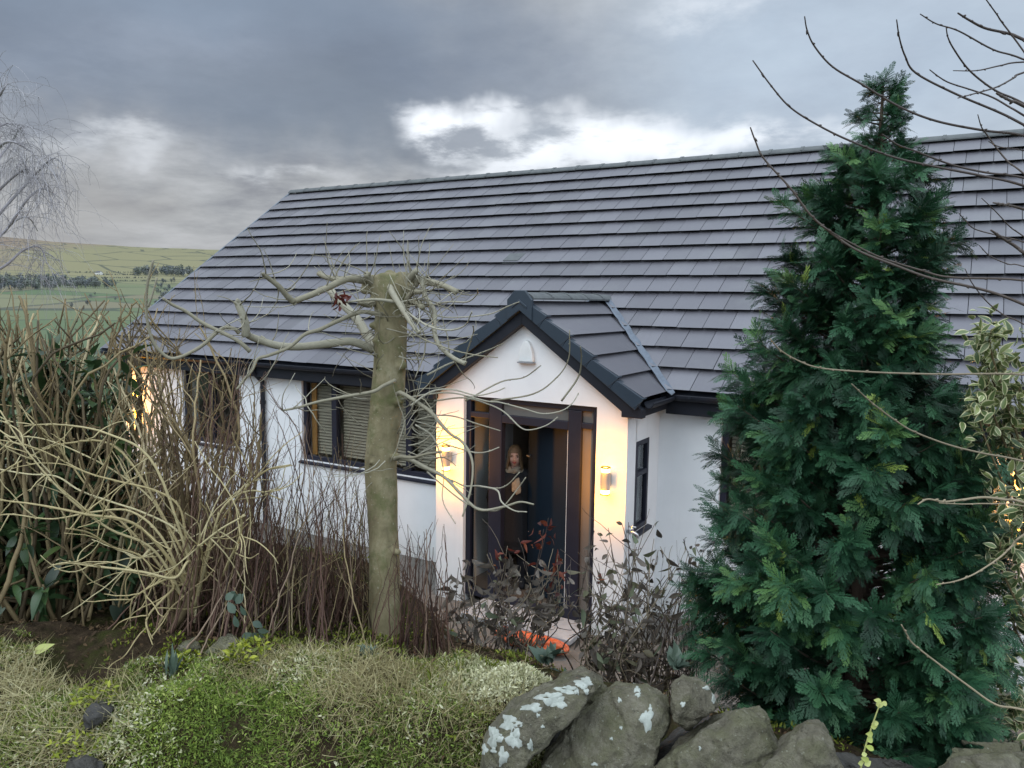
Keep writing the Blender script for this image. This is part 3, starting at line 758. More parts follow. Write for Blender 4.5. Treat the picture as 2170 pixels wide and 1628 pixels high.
nt.links.new(ramp(nt, [(.3, (.29, .31, .27)), (.5, (.36, .385, .345)), (.7, (.44, .46, .42))], noise(nt, 40, 6, .7, co)), b.inputs['Base Color']); b.inputs['Roughness'].default_value = .95; bump(nt, b, noise(nt, 120, 5, .7, co), .5, .004)
m_dark = plain('crevice_dark_stone', (.030, .028, .026), (.055, .05, .042), 12, .7, .6, .02)  # near-black: crevice shade put into the stone's colour
def rock(name, outline, s, thick, lean, label, group='leaning coping stones of the garden wall', mat=None, sink=0, lich=(), seed=0, sdown=.0, round_=1):
    """outline: pixels of the visible face, given its own distance s; the body runs back along the ground by thick and leans"""
    mat = mat or m_stone
    s = s+sink; ys = [p[1] for p in outline]; y0, y1 = min(ys), max(ys)
    front = []
    for x, y in outline:
        k = (y-y0)/(y1-y0+1e-6); front.append(at(x, y, s+sdown*(1-k)))
    cen = np.mean(front, 0); mb = MB(); n = len(front)
    eye = np.array([0, 0, CZ]); away = (cen-eye)/np.linalg.norm(cen-eye); away = away+np.array([0, 0, .25]); cb_ = cen+away*thick
    mid = [eye+(p-eye)*(1+.45*thick/s) for p in front]; mid = [cen+away*thick*.45+(m-cen-away*thick*.45)*.97 for m in mid]; bk = [cb_+(p-cen)*.70 for p in front]
    # the visible face is broken into two planes along a ridge
    ridge = cen-away*.022*min(1, thick*4)+UP*.05
    V = front+mid+bk+[ridge]
    F = [(3*n, (i+1) % n, i) for i in range(n)]+[tuple(2*n+i for i in range(n))]
    for L in (0, n):
        F += [(L+i, L+(i+1) % n, L+n+(i+1) % n, L+n+i) for i in range(n)]
    mb.add(V, F); me = mb.mesh('t'); bm = bmesh.new(); bm.from_mesh(me); bmesh.ops.recalc_face_normals(bm, faces=bm.faces); bmesh.ops.triangulate(bm, faces=bm.faces); bm.to_mesh(me); bm.free()
    me = fuse(me, .0085, round_, .5)
    me2 = me
    N = len(me2.vertices); V = np.empty(N*3, np.float32); me2.vertices.foreach_get('co', V); V = V.reshape(-1, 3)
    rp = random.Random(seed*13+5); cc = V.mean(0)          # broken faces: shave the lump with planes
    vw = -ray(np.mean([p[0] for p in outline]), np.mean([p[1] for p in outline])); vw = vw/np.linalg.norm(vw)
    for q_ in range(16):
        dn = rdir(rp)+vw*(.9 if q_ < 6 else 0)+np.array([0, 0, .35]); dn /= np.linalg.norm(dn)
        pr_ = (V-cc)@dn; h_ = pr_.max()*rp.uniform(.74, .93); V = V-np.outer(np.maximum(0, pr_-h_)*.94, dn)
    me2.vertices.foreach_set('co', V.astype(np.float32).ravel()); me2.update(); V = V.astype(np.float32)
    Nn = np.empty(N*3, np.float32); me2.vertices.foreach_get('normal', Nn); Nn = Nn.reshape(-1, 3)
    def facet(p):
        ds = mnoise.voronoi(Vector(p)*7+Vector((seed, seed*2, 0)))[0]; return min(.35, ds[1]-ds[0])
    d = np.array([.022*facet(p)-.006+.006*fbm(p[0]+seed, p[1], p[2], 5, 3)+.007*fbm(p[0], p[1]+seed, p[2], 26, 5)-.006*abs(nz(p[0]+seed, p[1], p[2]*2.0, 6))-.006*(1 if abs(((p[0]*.5+p[2]*1.0-p[1]*.3)*9+.6*nz(p[0], p[1], seed, 4)) % 1-.5) < .05 else 0) for p in V])
    V = V+Nn*d[:, None]; me2.vertices.foreach_set('co', V.astype(np.float32).ravel()); me2.update()
    o = link(name, me2, mat, None, True); tag(o, label, 'stone', group)
    if lich:
        from mathutils.bvhtree import BVHTree
        bv = BVHTree.FromPolygons([Vector(p) for p in V], [tuple(p.vertices) for p in me2.polygons])
        r2 = random.Random(seed+3)
        for (x, y, rx, ry) in lich:          # crusts of lichen lying on the surface
            mb = MB(); K = 26; ph = [r2.uniform(0, 6.28) for _ in range(3)]; rings = []
            o_ = Vector((0, 0, CZ))
            def hit(px, py):
                h = bv.ray_cast(o_, Vector(ray(px, py)).normalized()); return h
            grid = []
            ok = True
            for f in (0, .5, .85, 1.0):
                for k in range(K):
                    a = 2*math.pi*k/K; w = .86+.20*math.sin(3*a+ph[0])+.13*math.sin(5*a+ph[1])+.09*math.sin(9*a+ph[2])
                    h = hit(x+rx*w*f*math.cos(a), y+ry*w*f*math.sin(a))
                    if h[0] is None: h = None
                    grid.append(h)
            V2 = []; F2 = []
            for idx, h in enumerate(grid):
                lift = (.0035, .0035, .003, .0003)[idx//K]
                V2.append(tuple(h[0]+h[1]*lift) if h else (0, 0, -50))
            for j in range(3):
                for k in range(K):
                    q = (j*K+k, j*K+(k+1) % K, (j+1)*K+(k+1) % K, (j+1)*K+k)
                    if all(grid[i] for i in q) and max((Vector(V2[q[a]])-Vector(V2[q[b]])).length for a, b in ((0, 1), (1, 2), (2, 3), (0, 2))) < .09: F2.append(q)
            if F2: mb.add(V2, F2)
            par = list(range(len(mb.v)))
            def root_(i):
                while par[i] != i: i = par[i]
                return i
            for f in mb.f:
                for i in f[1:]: par[root_(i)] = root_(f[0])
            if mb.f:
                cnts = {}
                for f in mb.f: cnts[root_(f[0])] = cnts.get(root_(f[0]), 0)+1
                top_ = max(cnts, key=cnts.get); mb.f = [f for f in mb.f if root_(f[0]) == top_]; mb.t = [.5]*len(mb.f); mb.m = [0]*len(mb.f)
                used = sorted({i for f in mb.f for i in f}); mp = {u: i for i, u in enumerate(used)}
                mb.v = [mb.v[u] for u in used]; mb.f = [[mp[i] for i in f] for f in mb.f]
                mb.build('lichen', m_lichen, o, True)
    return o
rock('coping_stone', [(1010, 1660), (1014, 1560), (1060, 1508), (1150, 1462), (1215, 1434), (1252, 1430), (1264, 1452), (1228, 1512), (1178, 1562), (1128, 1612), (1092, 1660)], 2.30, .30, .10,
     'long tilted sandstone slab crusted with pale blue-white lichen, beside the grassy bank', lich=[(1048, 1562, 17, 26), (1082, 1532, 24, 18), (1090, 1565, 18, 26), (1066, 1603, 12, 22), (1026, 1588, 8, 14), (1046, 1590, 7, 8), (1128, 1500, 26, 10), (1165, 1480, 30, 16), (1185, 1490, 18, 14), (1200, 1462, 24, 10), (1236, 1450, 22, 10), (1245, 1440, 14, 7), (1222, 1466, 6, 8), (1124, 1580, 7, 13), (1243, 1466, 6, 7), (1140, 1516, 5, 5), (1150, 1540, 5, 4)], seed=1, sdown=.12)
rock('coping_stone', [(1135, 1670), (1150, 1600), (1205, 1530), (1275, 1470), (1335, 1428), (1395, 1432), (1422, 1470), (1424, 1530), (1398, 1590), (1372, 1670)], 2.36, .34, .06,
     'big olive-brown boulder with one oval lichen patch, between the slab and the round stone', lich=[(1371, 1526, 15, 26), (1345, 1444, 12, 7), (1350, 1462, 8, 7), (1352, 1473, 7, 5), (1385, 1443, 6, 5), (1404, 1454, 8, 7), (1394, 1437, 5, 3), (1313, 1484, 5, 6), (1316, 1543, 4, 4), (1296, 1566, 4, 4), (1378, 1500, 4, 8), (1260, 1620, 9, 4)], seed=2, sdown=.16)
rock('coping_stone', [(1418, 1450), (1440, 1440), (1485, 1442), (1516, 1472), (1528, 1510), (1500, 1532), (1448, 1556), (1424, 1530)], 2.42, .26, .02,
     'small rounded greenish stone between the big boulder and the dark conifer', lich=[(1497, 1458, 8, 6), (1513, 1478, 7, 14), (1447, 1493, 6, 6)], seed=3, sdown=.06)
rock('coping_stone', [(1350, 1680), (1372, 1628), (1450, 1575), (1545, 1508), (1592, 1486), (1614, 1494), (1664, 1562), (1655, 1620), (1640, 1680)], 2.22, .32, .05,
     'bare brown angular stone leaning in front of the round greenish one', lich=[(1483, 1586, 3, 6)], seed=4, sdown=.14)
rock('coping_stone', [(1590, 1680), (1610, 1620), (1662, 1570), (1706, 1534), (1736, 1534), (1758, 1556), (1784, 1620), (1800, 1680)], 2.16, .30, .03,
     'pointed brown stone with a pale frosty patch under the dark conifer', seed=5, sdown=.10)
rock('coping_stone', [(1970, 1690), (1984, 1626), (2015, 1606), (2075, 1598), (2110, 1596), (2190, 1594), (2210, 1690)], 2.15, .34, .0,
     'flat grey stone in the bottom right corner below the holly', seed=6, sdown=.14)
rock('coping_stone', [(1150, 1470), (1172, 1444), (1250, 1420), (1290, 1452), (1300, 1480), (1240, 1510)], 2.62, .22, .03,
     'mossy wedge of stone tucked behind the lichen-covered slab', seed=7, sdown=.05)
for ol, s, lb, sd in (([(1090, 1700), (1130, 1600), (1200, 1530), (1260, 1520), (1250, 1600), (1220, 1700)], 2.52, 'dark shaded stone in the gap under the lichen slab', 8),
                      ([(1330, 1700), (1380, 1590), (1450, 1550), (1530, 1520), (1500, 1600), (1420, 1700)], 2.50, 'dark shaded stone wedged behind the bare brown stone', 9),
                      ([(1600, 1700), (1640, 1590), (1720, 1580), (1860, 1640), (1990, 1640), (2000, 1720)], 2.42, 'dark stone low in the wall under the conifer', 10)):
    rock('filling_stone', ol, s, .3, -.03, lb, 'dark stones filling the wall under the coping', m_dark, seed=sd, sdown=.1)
for ol, s, lb, sd in (([(170, 1520), (185, 1490), (235, 1478), (245, 1500), (228, 1530), (180, 1556)], 2.62, 'stone coloured dark as a shaded crevice under the bright yellow-green moss in the bank', 21),
                      ([(130, 1650), (145, 1606), (200, 1596), (222, 1612), (214, 1650)], 2.50, 'stone coloured black as a shaded crevice at the bottom of the bank beneath hanging grass', 23),
                      ([(425, 1440), (435, 1380), (478, 1340), (508, 1352), (560, 1392), (540, 1450)], 3.08, 'upright olive-grey stone at the foot of the twig thicket', 24),
                      ([(370, 1395), (378, 1362), (415, 1350), (430, 1378), (425, 1410)], 3.15, 'low grey stone behind the blue-green shoots', 25),
                      ([(20, 1320), (30, 1275), (70, 1262), (105, 1285), (100, 1325)], 3.75, 'dull grey stone at the left edge on the dark soil', 26)):
    rock('bank_stone', ol, s, .16, .02, lb, 'stones showing through the overgrown bank', m_dark if sd < 24 else m_stone, sink=.15 if sd < 24 else .02, seed=sd, sdown=.03)  # the first two stand for black crevices, shade painted into their colour
# ---------------------------------------------------------------- plants: shared materials and growers
m_trunk, nt, b = new_mat('pale_green_bark'); co = obco(nt)
c = ramp(nt, [(.28, (.10, .082, .040)), (.5, (.22, .185, .10)), (.75, (.35, .31, .20))], noise(nt, 9, 6, .65, obco(nt, (1, 1, .45))))
c = mix(nt, math_(nt, 'MULTIPLY', mr(nt, noise(nt, 4.5, 5, .7, co), .48, .62), .7), c, (.095, .105, .030))
c = mix(nt, math_(nt, 'MULTIPLY', mr(nt, noise(nt, 75, 2, .5, co), .68, .72), .7), c, (.36, .34, .25))
c = mix(nt, math_(nt, 'MULTIPLY', mr(nt, noise(nt, 16, 4, .6, obco(nt, (1, 1, 2.2))), .62, .72), .4), c, (.05, .042, .026))
nt.links.new(c, b.inputs['Base Color']); b.inputs['Roughness'].default_value = .75
bump(nt, b, math_(nt, 'ADD', noise(nt, 45, 8, .75, co), math_(nt, 'MULTIPLY', noise(nt, 14, 4, .5, obco(nt, (1, 1, 3))), .6)), .55, .008)
m_branch = toned('pollard_branch_bark', [(0, (.15, .13, .09)), (.5, (.30, .27, .19)), (1, (.46, .43, .34))], .7, nscale=60, nmix=.4)
m_stem = toned('pruned_stem_bark', [(0, (.080, .055, .028)), (.45, (.235, .172, .085)), (.8, (.41, .315, .165)), (1, (.58, .48, .29))], .75, nscale=50, nmix=.4)
m_pale = toned('pale_yellow_stem', [(0, (.23, .175, .08)), (.5, (.48, .39, .195)), (1, (.68, .60, .36))], .7, nscale=40, nmix=.4)
m_red = toned('red_brown_twig', [(0, (.035, .018, .013)), (.4, (.095, .046, .032)), (.8, (.155, .085, .060)), (1, (.27, .19, .13))], .7, nscale=30, nmix=.3)
m_dtwig = toned('dark_plum_twig', [(0, (.040, .028, .030)), (.5, (.10, .075, .062)), (1, (.32, .26, .17))], .6, nscale=40, nmix=.3)
m_rhodo = toned('glossy_dark_leaf', [(0, (.014, .034, .013)), (.5, (.042, .088, .032)), (.85, (.085, .155, .05)), (1, (.16, .22, .06))], .38, .5, .15, 20, .3)
m_wither = toned('withered_leaf', [(0, (.06, .050, .042)), (.3, (.15, .125, .10)), (.6, (.26, .225, .195)), (.8, (.16, .15, .085)), (1, (.15, .19, .12))], .7, .3, .2, 40, .3)
m_redleaf = toned('red_leaf', [(0, (.06, .013, .012)), (.5, (.15, .028, .018)), (1, (.24, .065, .028))], .5, .4, .25, 40, .25)
m_conifer = toned('conifer_spray', [(0, (.011, .040, .020)), (.4, (.028, .100, .046)), (.75, (.068, .185, .082)), (.93, (.13, .26, .075)), (1, (.26, .36, .07))], .5, .35, .12, 14, .35, (.005, .015, .01))
m_conbark = plain('conifer_bark', (.060, .042, .028), (.10, .07, .05), 14, .9, .6, .01, vec=(1, 1, .3))
m_holly = toned('holly_leaf_green', [(0, (.055, .095, .035)), (.5, (.14, .19, .065)), (1, (.32, .36, .13))], .35, .5, .12, 30, .2)
m_hollyedge = toned('holly_leaf_margin', [(0, (.46, .44, .22)), (1, (.72, .69, .44))], .4, .5, .12, 30, .1)
m_sedum = toned('yellow_green_leaf', [(0, (.10, .13, .010)), (.5, (.24, .28, .018)), (1, (.42, .44, .05))], .5, .4, .2, 40, .2)
m_blueleaf = toned('blue_green_leaf', [(0, (.035, .060, .045)), (.5, (.075, .115, .085)), (1, (.14, .19, .14))], .5, .4, .15, 30, .25)
m_ivy = toned('lime_leaf', [(0, (.36, .42, .08)), (1, (.56, .58, .22))], .5, .4, .2, 40, .1)

def leaf_t(L=1., W=.3, rows=5, fold=.25, curl=.3, border=False):
    prof = [0.02, .62, 1., .78, .04] if rows == 5 else [max(.03, math.sin(math.pi*(k/(rows-1))**.8)) for k in range(rows)]
    V, F, m = [], [], []
    cols = (-1, -.68, 0, .68, 1) if border else (-1, 0, 1)
    for i in range(rows):
        t = i/(rows-1); w = W*.5*prof[i]
        for c_ in cols: V.append((L*t, w*c_, fold*abs(c_)*w-curl*L*t*t+.0))
    nc = len(cols)
    for i in range(rows-1):
        for c_ in range(nc-1):
            F.append((i*nc+c_, i*nc+c_+1, (i+1)*nc+c_+1, (i+1)*nc+c_))
            m.append(1 if border and c_ in (0, nc-2) else 0)
    return V, F, m
def grow(p, d, L, n, wob, grav, r_=rng, curve=None):
    pts = [np.asarray(p, float)]; d = np.asarray(d, float)/np.linalg.norm(d); st = L/n
    bend = rdir(r_)*wob*.35
    for k in range(n):
        d = d+rdir(r_)*wob*.5+bend+np.array([0, 0, grav]); 
        if curve is not None: d = d+curve
        d /= np.linalg.norm(d); pts.append(pts[-1]+d*st)
    return np.array(pts)
def taper(n, a, b, p=1.0): return a+(b-a)*np.linspace(0, 1, n)**p
def traced(mb, pix, s0, s1, w0, w1, sides=6, bow=0.0, tone=None, n=5):
    """a branch through pixels of the photo; its distance runs from s0 to s1 (with a bow), its radius from w0 to w1 millimetres"""
    m_ = len(pix); P = []
    for k, (x, y) in enumerate(pix):
        t = k/(m_-1); P.append(at(x, y, s0+(s1-s0)*t+bow*math.sin(math.pi*t)))
    P = smooth_path(P, n)
    if tone is not None: mb.tone = tone
    r_ = taper(len(P), w0, w1)/1000
    r_ = r_*(1+.09*np.array([nz(k*1.7, w0, s0) for k in range(len(P))]))
    mb.tube(P, r_, sides); return P
def nodes_on(mb, P, r0, every=.05):
    acc = 0
    for k in range(1, len(P)-1):
        acc += np.linalg.norm(P[k]-P[k-1])
        if acc > every*rng.uniform(.7, 1.4):
            acc = 0; d = P[k+1]-P[k]; d /= np.linalg.norm(d)+1e-9; q = d*.8+rdir()*.6
            mb.tube([P[k], P[k]+q*r0*2.2, P[k]+q*r0*3.6], [r0*1.15, r0*.95, r0*.2], 5)

# ---------------------------------------------------------------- pollarded tree
S = 3.75
base = at(812, 1400, S)
tree = thing('pollarded_tree', 'pollarded tree with thick smooth greenish trunk and cut side limbs before the house', 'tree', base)
tp = [(815, 1440, 48), (812, 1385, 42), (811, 1300, 37), (812, 1200, 35), (813, 1080, 35.5), (811, 1000, 37), (814, 930, 37), (818, 880, 37), (821, 835, 39), (822, 780, 37.5), (824, 720, 38), (826, 670, 37), (826, 635, 40), (824, 605, 43), (822, 588, 40)]
P = smooth_path([np.append(at(x+4*math.sin(y*.011), y, S+.03*math.sin(y*.008)), w*.92*S/FOC) for x, y, w in tp], 6)
mb = MB(); ctr, rad = P[:, :3], P[:, 3]; mb.tube(ctr, rad, 28, True)
V = np.array(mb.v)
for i in range(len(ctr)):
    for k in range(28):
        p = V[i*28+k]; d = p-ctr[i]; top = max(0, (i-len(ctr)*.78)/(len(ctr)*.22))
        amp = .035*fbm(p[0], p[1], p[2]*.5, 9, 3)+.05*nz(p[0]*4, p[1]*4, p[2]*6)+top*(.34*nz(p[0]*14, p[1]*14, p[2]*10))
        V[i*28+k] = ctr[i]+d*(1+amp)+(np.array([0, 0, .05*nz(p[0]*22, p[1]*22)]) if top > .8 else 0)
mb.v = [tuple(v) for v in V]
for x, y, q in ((796, 722, .02), (850, 775, .03), (845, 850, .028), (800, 868, .014), (826, 722, .013), (832, 866, .013), (838, 968, .026), (812, 760, .012), (790, 690, .02), (858, 640, .028), (795, 610, .03), (822, 598, .03), (848, 604, .03), (786, 980, .012), (842, 1170, .02), (800, 1150, .012), (780, 600, .034), (866, 606, .036), (846, 622, .04), (800, 632, .034), (862, 668, .022), (782, 640, .022), (812, 592, .03), (838, 590, .032), (792, 604, .045), (868, 618, .03), (858, 590, .038), (774, 615, .026), (846, 660, .026), (806, 645, .03), (826, 582, .028), (850, 634, .034)):
    c0 = at(x, y, S-.05); ball(mb, c0, q, 8, (1, 1, .85))
tm = fuse(mb, .0085, 3, .5); link('trunk', tm, m_trunk, tree, True)
limbs = [
 ([(800, 612), (788, 600), (776, 580)], 3.72, 3.60, 17, 13), ([(850, 606), (868, 590), (884, 572)], 3.72, 3.62, 15, 12), ([(856, 640), (880, 640), (896, 652)], 3.70, 3.55, 15, 12), ([(800, 640), (780, 646), (762, 640)], 3.70, 3.58, 14, 11),
 ([(790, 742), (768, 731), (740, 724), (701, 728), (635, 735), (585, 732), (545, 719), (528, 712), (520, 700)], 3.75, 3.45, 17, 13),
 ([(520, 712), (521, 695), (516, 672), (501, 637)], 3.45, 3.40, 15, 13),
 ([(800, 600), (770, 594), (734, 592), (696, 609), (657, 626), (621, 639)], 3.72, 3.42, 15, 11),
 ([(622, 640), (607, 626), (593, 609), (572, 592), (557, 581)], 3.42, 3.30, 11, 8.5),
 ([(800, 608), (770, 596), (740, 592), (715, 592), (692, 588), (675, 580)], 3.78, 4.02, 14, 11),
 ([(800, 735), (782, 716), (756, 675), (723, 642), (698, 615)], 3.85, 4.15, 22, 16),
 ([(840, 602), (870, 592), (900, 597), (935, 604), (969, 619)], 3.73, 3.62, 18, 11),
 ([(880, 606), (893, 590), (900, 626), (920, 659), (920, 695), (928, 728), (958, 757), (986, 771)], 3.70, 3.50, 10, 9),
 ([(825, 605), (832, 622), (846, 645), (862, 670), (874, 688), (887, 706)], 3.66, 3.42, 14, 8),
 ([(862, 650), (864, 632), (876, 620), (892, 619)], 3.66, 3.58, 12, 10),
 ([(838, 806), (812, 818), (790, 830), (729, 841), (673, 852), (630, 864), (599, 870)], 3.66, 3.40, 8, 4),
 ([(810, 668), (790, 664), (762, 662), (715, 681), (679, 698), (646, 709), (613, 736), (571, 753), (546, 761), (535, 783), (518, 805), (502, 825)], 3.66, 3.35, 9, 4.5),
 ([(840, 640), (790, 635), (729, 641)], 3.60, 3.50, 7, 4),
 ([(842, 835), (850, 833), (875, 847), (911, 872), (933, 897), (955, 920), (978, 935), (996, 962), (1002, 992), (997, 1040), (980, 1095)], 3.68, 3.40, 9, 3.5),
 ([(836, 972), (867, 974), (900, 990), (940, 1010), (975, 1045), (1015, 1080), (1068, 1074), (1102, 1064), (1131, 1069)], 3.68, 3.30, 9, 3),
 ([(840, 972), (850, 968), (875, 970), (905, 962), (935, 958)], 3.66, 3.45, 8, 4),
 ([(506, 706), (496, 697), (470, 697), (425, 735), (370, 760), (340, 745), (322, 718), (312, 680), (310, 640), (313, 600), (325, 551)], 3.42, 3.22, 7, 4.5),
 ([(314, 650), (322, 628), (333, 588)], 3.25, 3.22, 4, 3),
 ([(530, 745), (500, 720), (430, 685), (394, 660), (365, 646), (345, 632)], 3.42, 3.25, 8, 5),
]
arc = [
 [(850, 846), (905, 836), (960, 833), (1030, 850), (1059, 853), (1109, 866), (1151, 877), (1192, 870), (1214, 853), (1226, 833)],
 [(920, 850), (981, 843), (1030, 855), (1068, 873), (1103, 906), (1126, 911), (1159, 901), (1182, 884)],
 [(905, 880), (960, 882), (1010, 898), (1060, 913)], [(940, 940), (1000, 958), (1031, 958), (1058, 948)],
 [(880, 985), (960, 1019), (985, 1030), (1015, 1030), (1053, 1035), (1076, 1027), (1101, 1001)],
 [(905, 1000), (960, 1047), (993, 1069), (1035, 1082), (1063, 1077), (1098, 1035), (1114, 1012)],
 [(1015, 1030), (1053, 1039), (1063, 1064), (1089, 1082), (1116, 1085)], [(870, 860), (915, 830), (960, 826), (1010, 838), (1050, 830), (1070, 822)],
 [(905, 795), (950, 772), (1000, 755), (1040, 740), (1066, 728)], [(850, 690), (900, 720), (960, 742), (1010, 753), (1055, 758)],
 [(860, 660), (905, 690), (950, 700), (985, 690), (1000, 660)], [(870, 640), (930, 670), (985, 672), (1040, 665), (1075, 650), (1100, 640)],
 [(900, 650), (950, 640), (990, 640), (1010, 625), (1012, 612)], [(985, 772), (990, 745), (1003, 705), (1002, 690)],
 [(880, 900), (920, 930), (940, 1000), (938, 1060), (965, 1110)], [(850, 640), (895, 700), (900, 745), (880, 800)],
 [(1150, 700), (1200, 690), (1240, 670), (1248, 640)][:0] or [(986, 850), (1060, 810), (1110, 800), (1146, 775)],
 [(1040, 850), (1130, 835), (1180, 800), (1205, 760), (1207, 700)], [(1190, 850), (1225, 800), (1232, 760), (1230, 735)]]
bare = 0
for k, (pix, s0, s1, w0, w1) in enumerate(limbs):
    mb = MB(); mb.tone = .35+.4*rng.random()
    if k in (5, 9): mb.tone = .8
    P = traced(mb, pix, s0, s1, w0*1.25, w1*1.15, 9, .0, n=6); nodes_on(mb, P, w1/1000*.8, .10)
    if k < 16:
        for _ in range(7):
            i = rng.randrange(len(P)//3, len(P)); L = rng.uniform(.10, .32)
            mb.tone = rng.uniform(.2, 1); d = P[min(i, len(P)-1)]-P[max(0, i-1)]; Q = grow(P[i], d*8+rdir()*.7+np.array([0, 0, .2]), L, 7, .35, .05)
            mb.tube(Q, taper(len(Q), .0032, .0013), 5)
    mb.build('branch', m_branch, tree, True)
for k, pix in enumerate(arc):
    mb = MB(); s0 = rng.uniform(3.55, 3.7); P = traced(mb, pix, s0, s0-rng.uniform(.1, .45), rng.uniform(4.0, 5.5), 2.4, 6, rng.uniform(-.1, .1), rng.uniform(.3, 1), 6)
    nodes_on(mb, P, .0028, .09)
    mb.build('branch', m_branch, tree, True)
mb = MB()
for k in range(150):      # fine dead twigs round the cut crown
    t = rng.random()
    x0, y0 = (rng.gauss(838, 30), rng.uniform(595, 760)) if t < .6 else (rng.gauss(845, 8), rng.uniform(800, 1000))
    side = 1 if rng.random() < .72 else -1
    p = at(x0+side*rng.uniform(5, 40), y0, S+rng.uniform(-.25, .25)); mb.tone = rng.random()
    d = RT*side*rng.uniform(.3, 1)+np.array([0, 0, rng.uniform(-.6, .5)])+rdir()*.5
    Q = grow(p, d, rng.uniform(.08, .38), 8, .42, rng.choice([-.06, .12, .12])); mb.tube(Q, taper(len(Q), rng.uniform(.0022, .0042), .0012), 5)
mb.build('twigs', m_branch, tree, True)
dl = []
for k in range(16): d = rdir(); dl.append((0, basis(d, rdir(), rng.uniform(.03, .06)), at(722, 636, 3.5)+rdir()*.03, rng.random()*.5))
link('dead_leaf_cluster', copies('dead', [leaf_t(1, .35)], dl), m_redleaf, tree)

# ---------------------------------------------------------------- conifer
SC = 3.62
prof = [(165, 1858, 1884), (200, 1835, 1902), (250, 1808, 1915), (300, 1800, 1922), (350, 1745, 1940), (400, 1690, 1985), (450, 1668, 1998), (500, 1668, 2000), (560, 1650, 1990), (610, 1618, 1980), (660, 1600, 1962), (700, 1580, 1966), (750, 1560, 2022), (800, 1555, 2048), (900, 1520, 2066), (1000, 1505, 2080), (1100, 1482, 2108), (1200, 1462, 2118), (1300, 1462, 2110), (1400, 1486, 2110), (1500, 1530, 2130), (1600, 1600, 2120), (1680, 1640, 2080)]
ax0, ax1 = np.array([1872., 165.]), np.array([1800., 1700.])
def axis_px(y): t = (y-165)/(1700-165); return ax0[0]+(ax1[0]-ax0[0])*t
cbase = at(1800, 1700, SC)
con = thing('conifer_tree', 'tall dense dark blue-green conifer with a ragged leading shoot, by the stone wall', 'tree', cbase)
mb = MB(); P = smooth_path([at(axis_px(y), y, SC) for y in (1720, 1400, 1000, 700, 450, 300, 175)], 5)
mb.tube(P, taper(len(P), .055, .004, .9), 10); 
def frond(seed, side=7, droop=.15):
    """flat cypress spray: a stem with feathered branchlets, open between them"""
    r_ = random.Random(seed); V, F = [], []
    def quad(p, d, L, w0, w1, zt):
        n = (-d[1], d[0]); i = len(V); q = (p[0]+d[0]*L, p[1]+d[1]*L)
        for (x, y), w, s in ((p, w0, -1), (p, w0, 1), (q, w1, 1), (q, w1, -1)):
            X, Y = x+n[0]*w*s, y+n[1]*w*s; V.append((X, Y, -droop*X*X-.35*Y*Y+zt))
        F.append((i, i+1, i+2, i+3)); return q
    p = (0, 0)
    for k in range(4): p = quad(p, (1, 0), .24, .013-.002*k, .011-.002*k, 0)
    for k in range(side):
        t = .12+.84*k/side
        for s in (-1, 1):
            a = R(44+r_.uniform(-6, 6)-14*t)*s; L = (.42*(1-t)**.9+.10)*r_.uniform(.75, 1.2); d = (math.cos(a), math.sin(a)); zt = r_.uniform(-.015, .03)
            p0 = (t+r_.uniform(-.03, .03), 0); quad(p0, d, L, .012, .008, zt)
            m_ = max(2, int(L/.075))
            for j in range(m_):
                tt = .22+.78*j/m_; q = (p0[0]+d[0]*L*tt, p0[1]+d[1]*L*tt)
                for s2 in (-1, 1):
                    a2 = a+R(34)*s2*r_.uniform(.8, 1.2); quad(q, (math.cos(a2), math.sin(a2)), .085*(1.15-.5*tt)*r_.uniform(.7, 1.2), .0115, .0075, zt)
    return V, F, None
FR = [frond(i, 7, .08+.10*i) for i in range(5)]
items = []; RH = np.array([RT[0], RT[1], 0]); BK = np.array([-RT[1], RT[0], 0])
yy = np.array([p[0] for p in prof], float)
def rad_at(y, th):
    l = np.interp(y, yy, [p[1] for p in prof]); r_ = np.interp(y, yy, [p[2] for p in prof]); cx = axis_px(y); sd = SC/FOC
    c_ = math.cos(th); side = (r_-cx) if c_ > 0 else (cx-l); mean = .5*(r_-l)
    return max(.01, (side*abs(c_)+mean*(1-abs(c_)))*sd)
boughs = []
y = 176.
while y < 1675:
    f = (y-165)/1500; nb = 4 if y < 330 else (5 if y < 600 else 8)
    for k in range(nb):
        th = rng.uniform(0, 2*math.pi); boughs.append((y+rng.uniform(-8, 8), th))
    y += 16 if y < 330 else 18.5
boughs += [(rng.uniform(1500, 1690), -math.pi/2+rng.uniform(-1.2, 1.2)) for _ in range(34)]
boughs += [(470, math.pi*1.02), (440, math.pi*.97), (425, math.pi*1.1), (700, math.pi), (720, math.pi*1.05), (800, math.pi*.95), (880, math.pi), (455, .1), (330, math.pi*.95), (250, math.pi)]
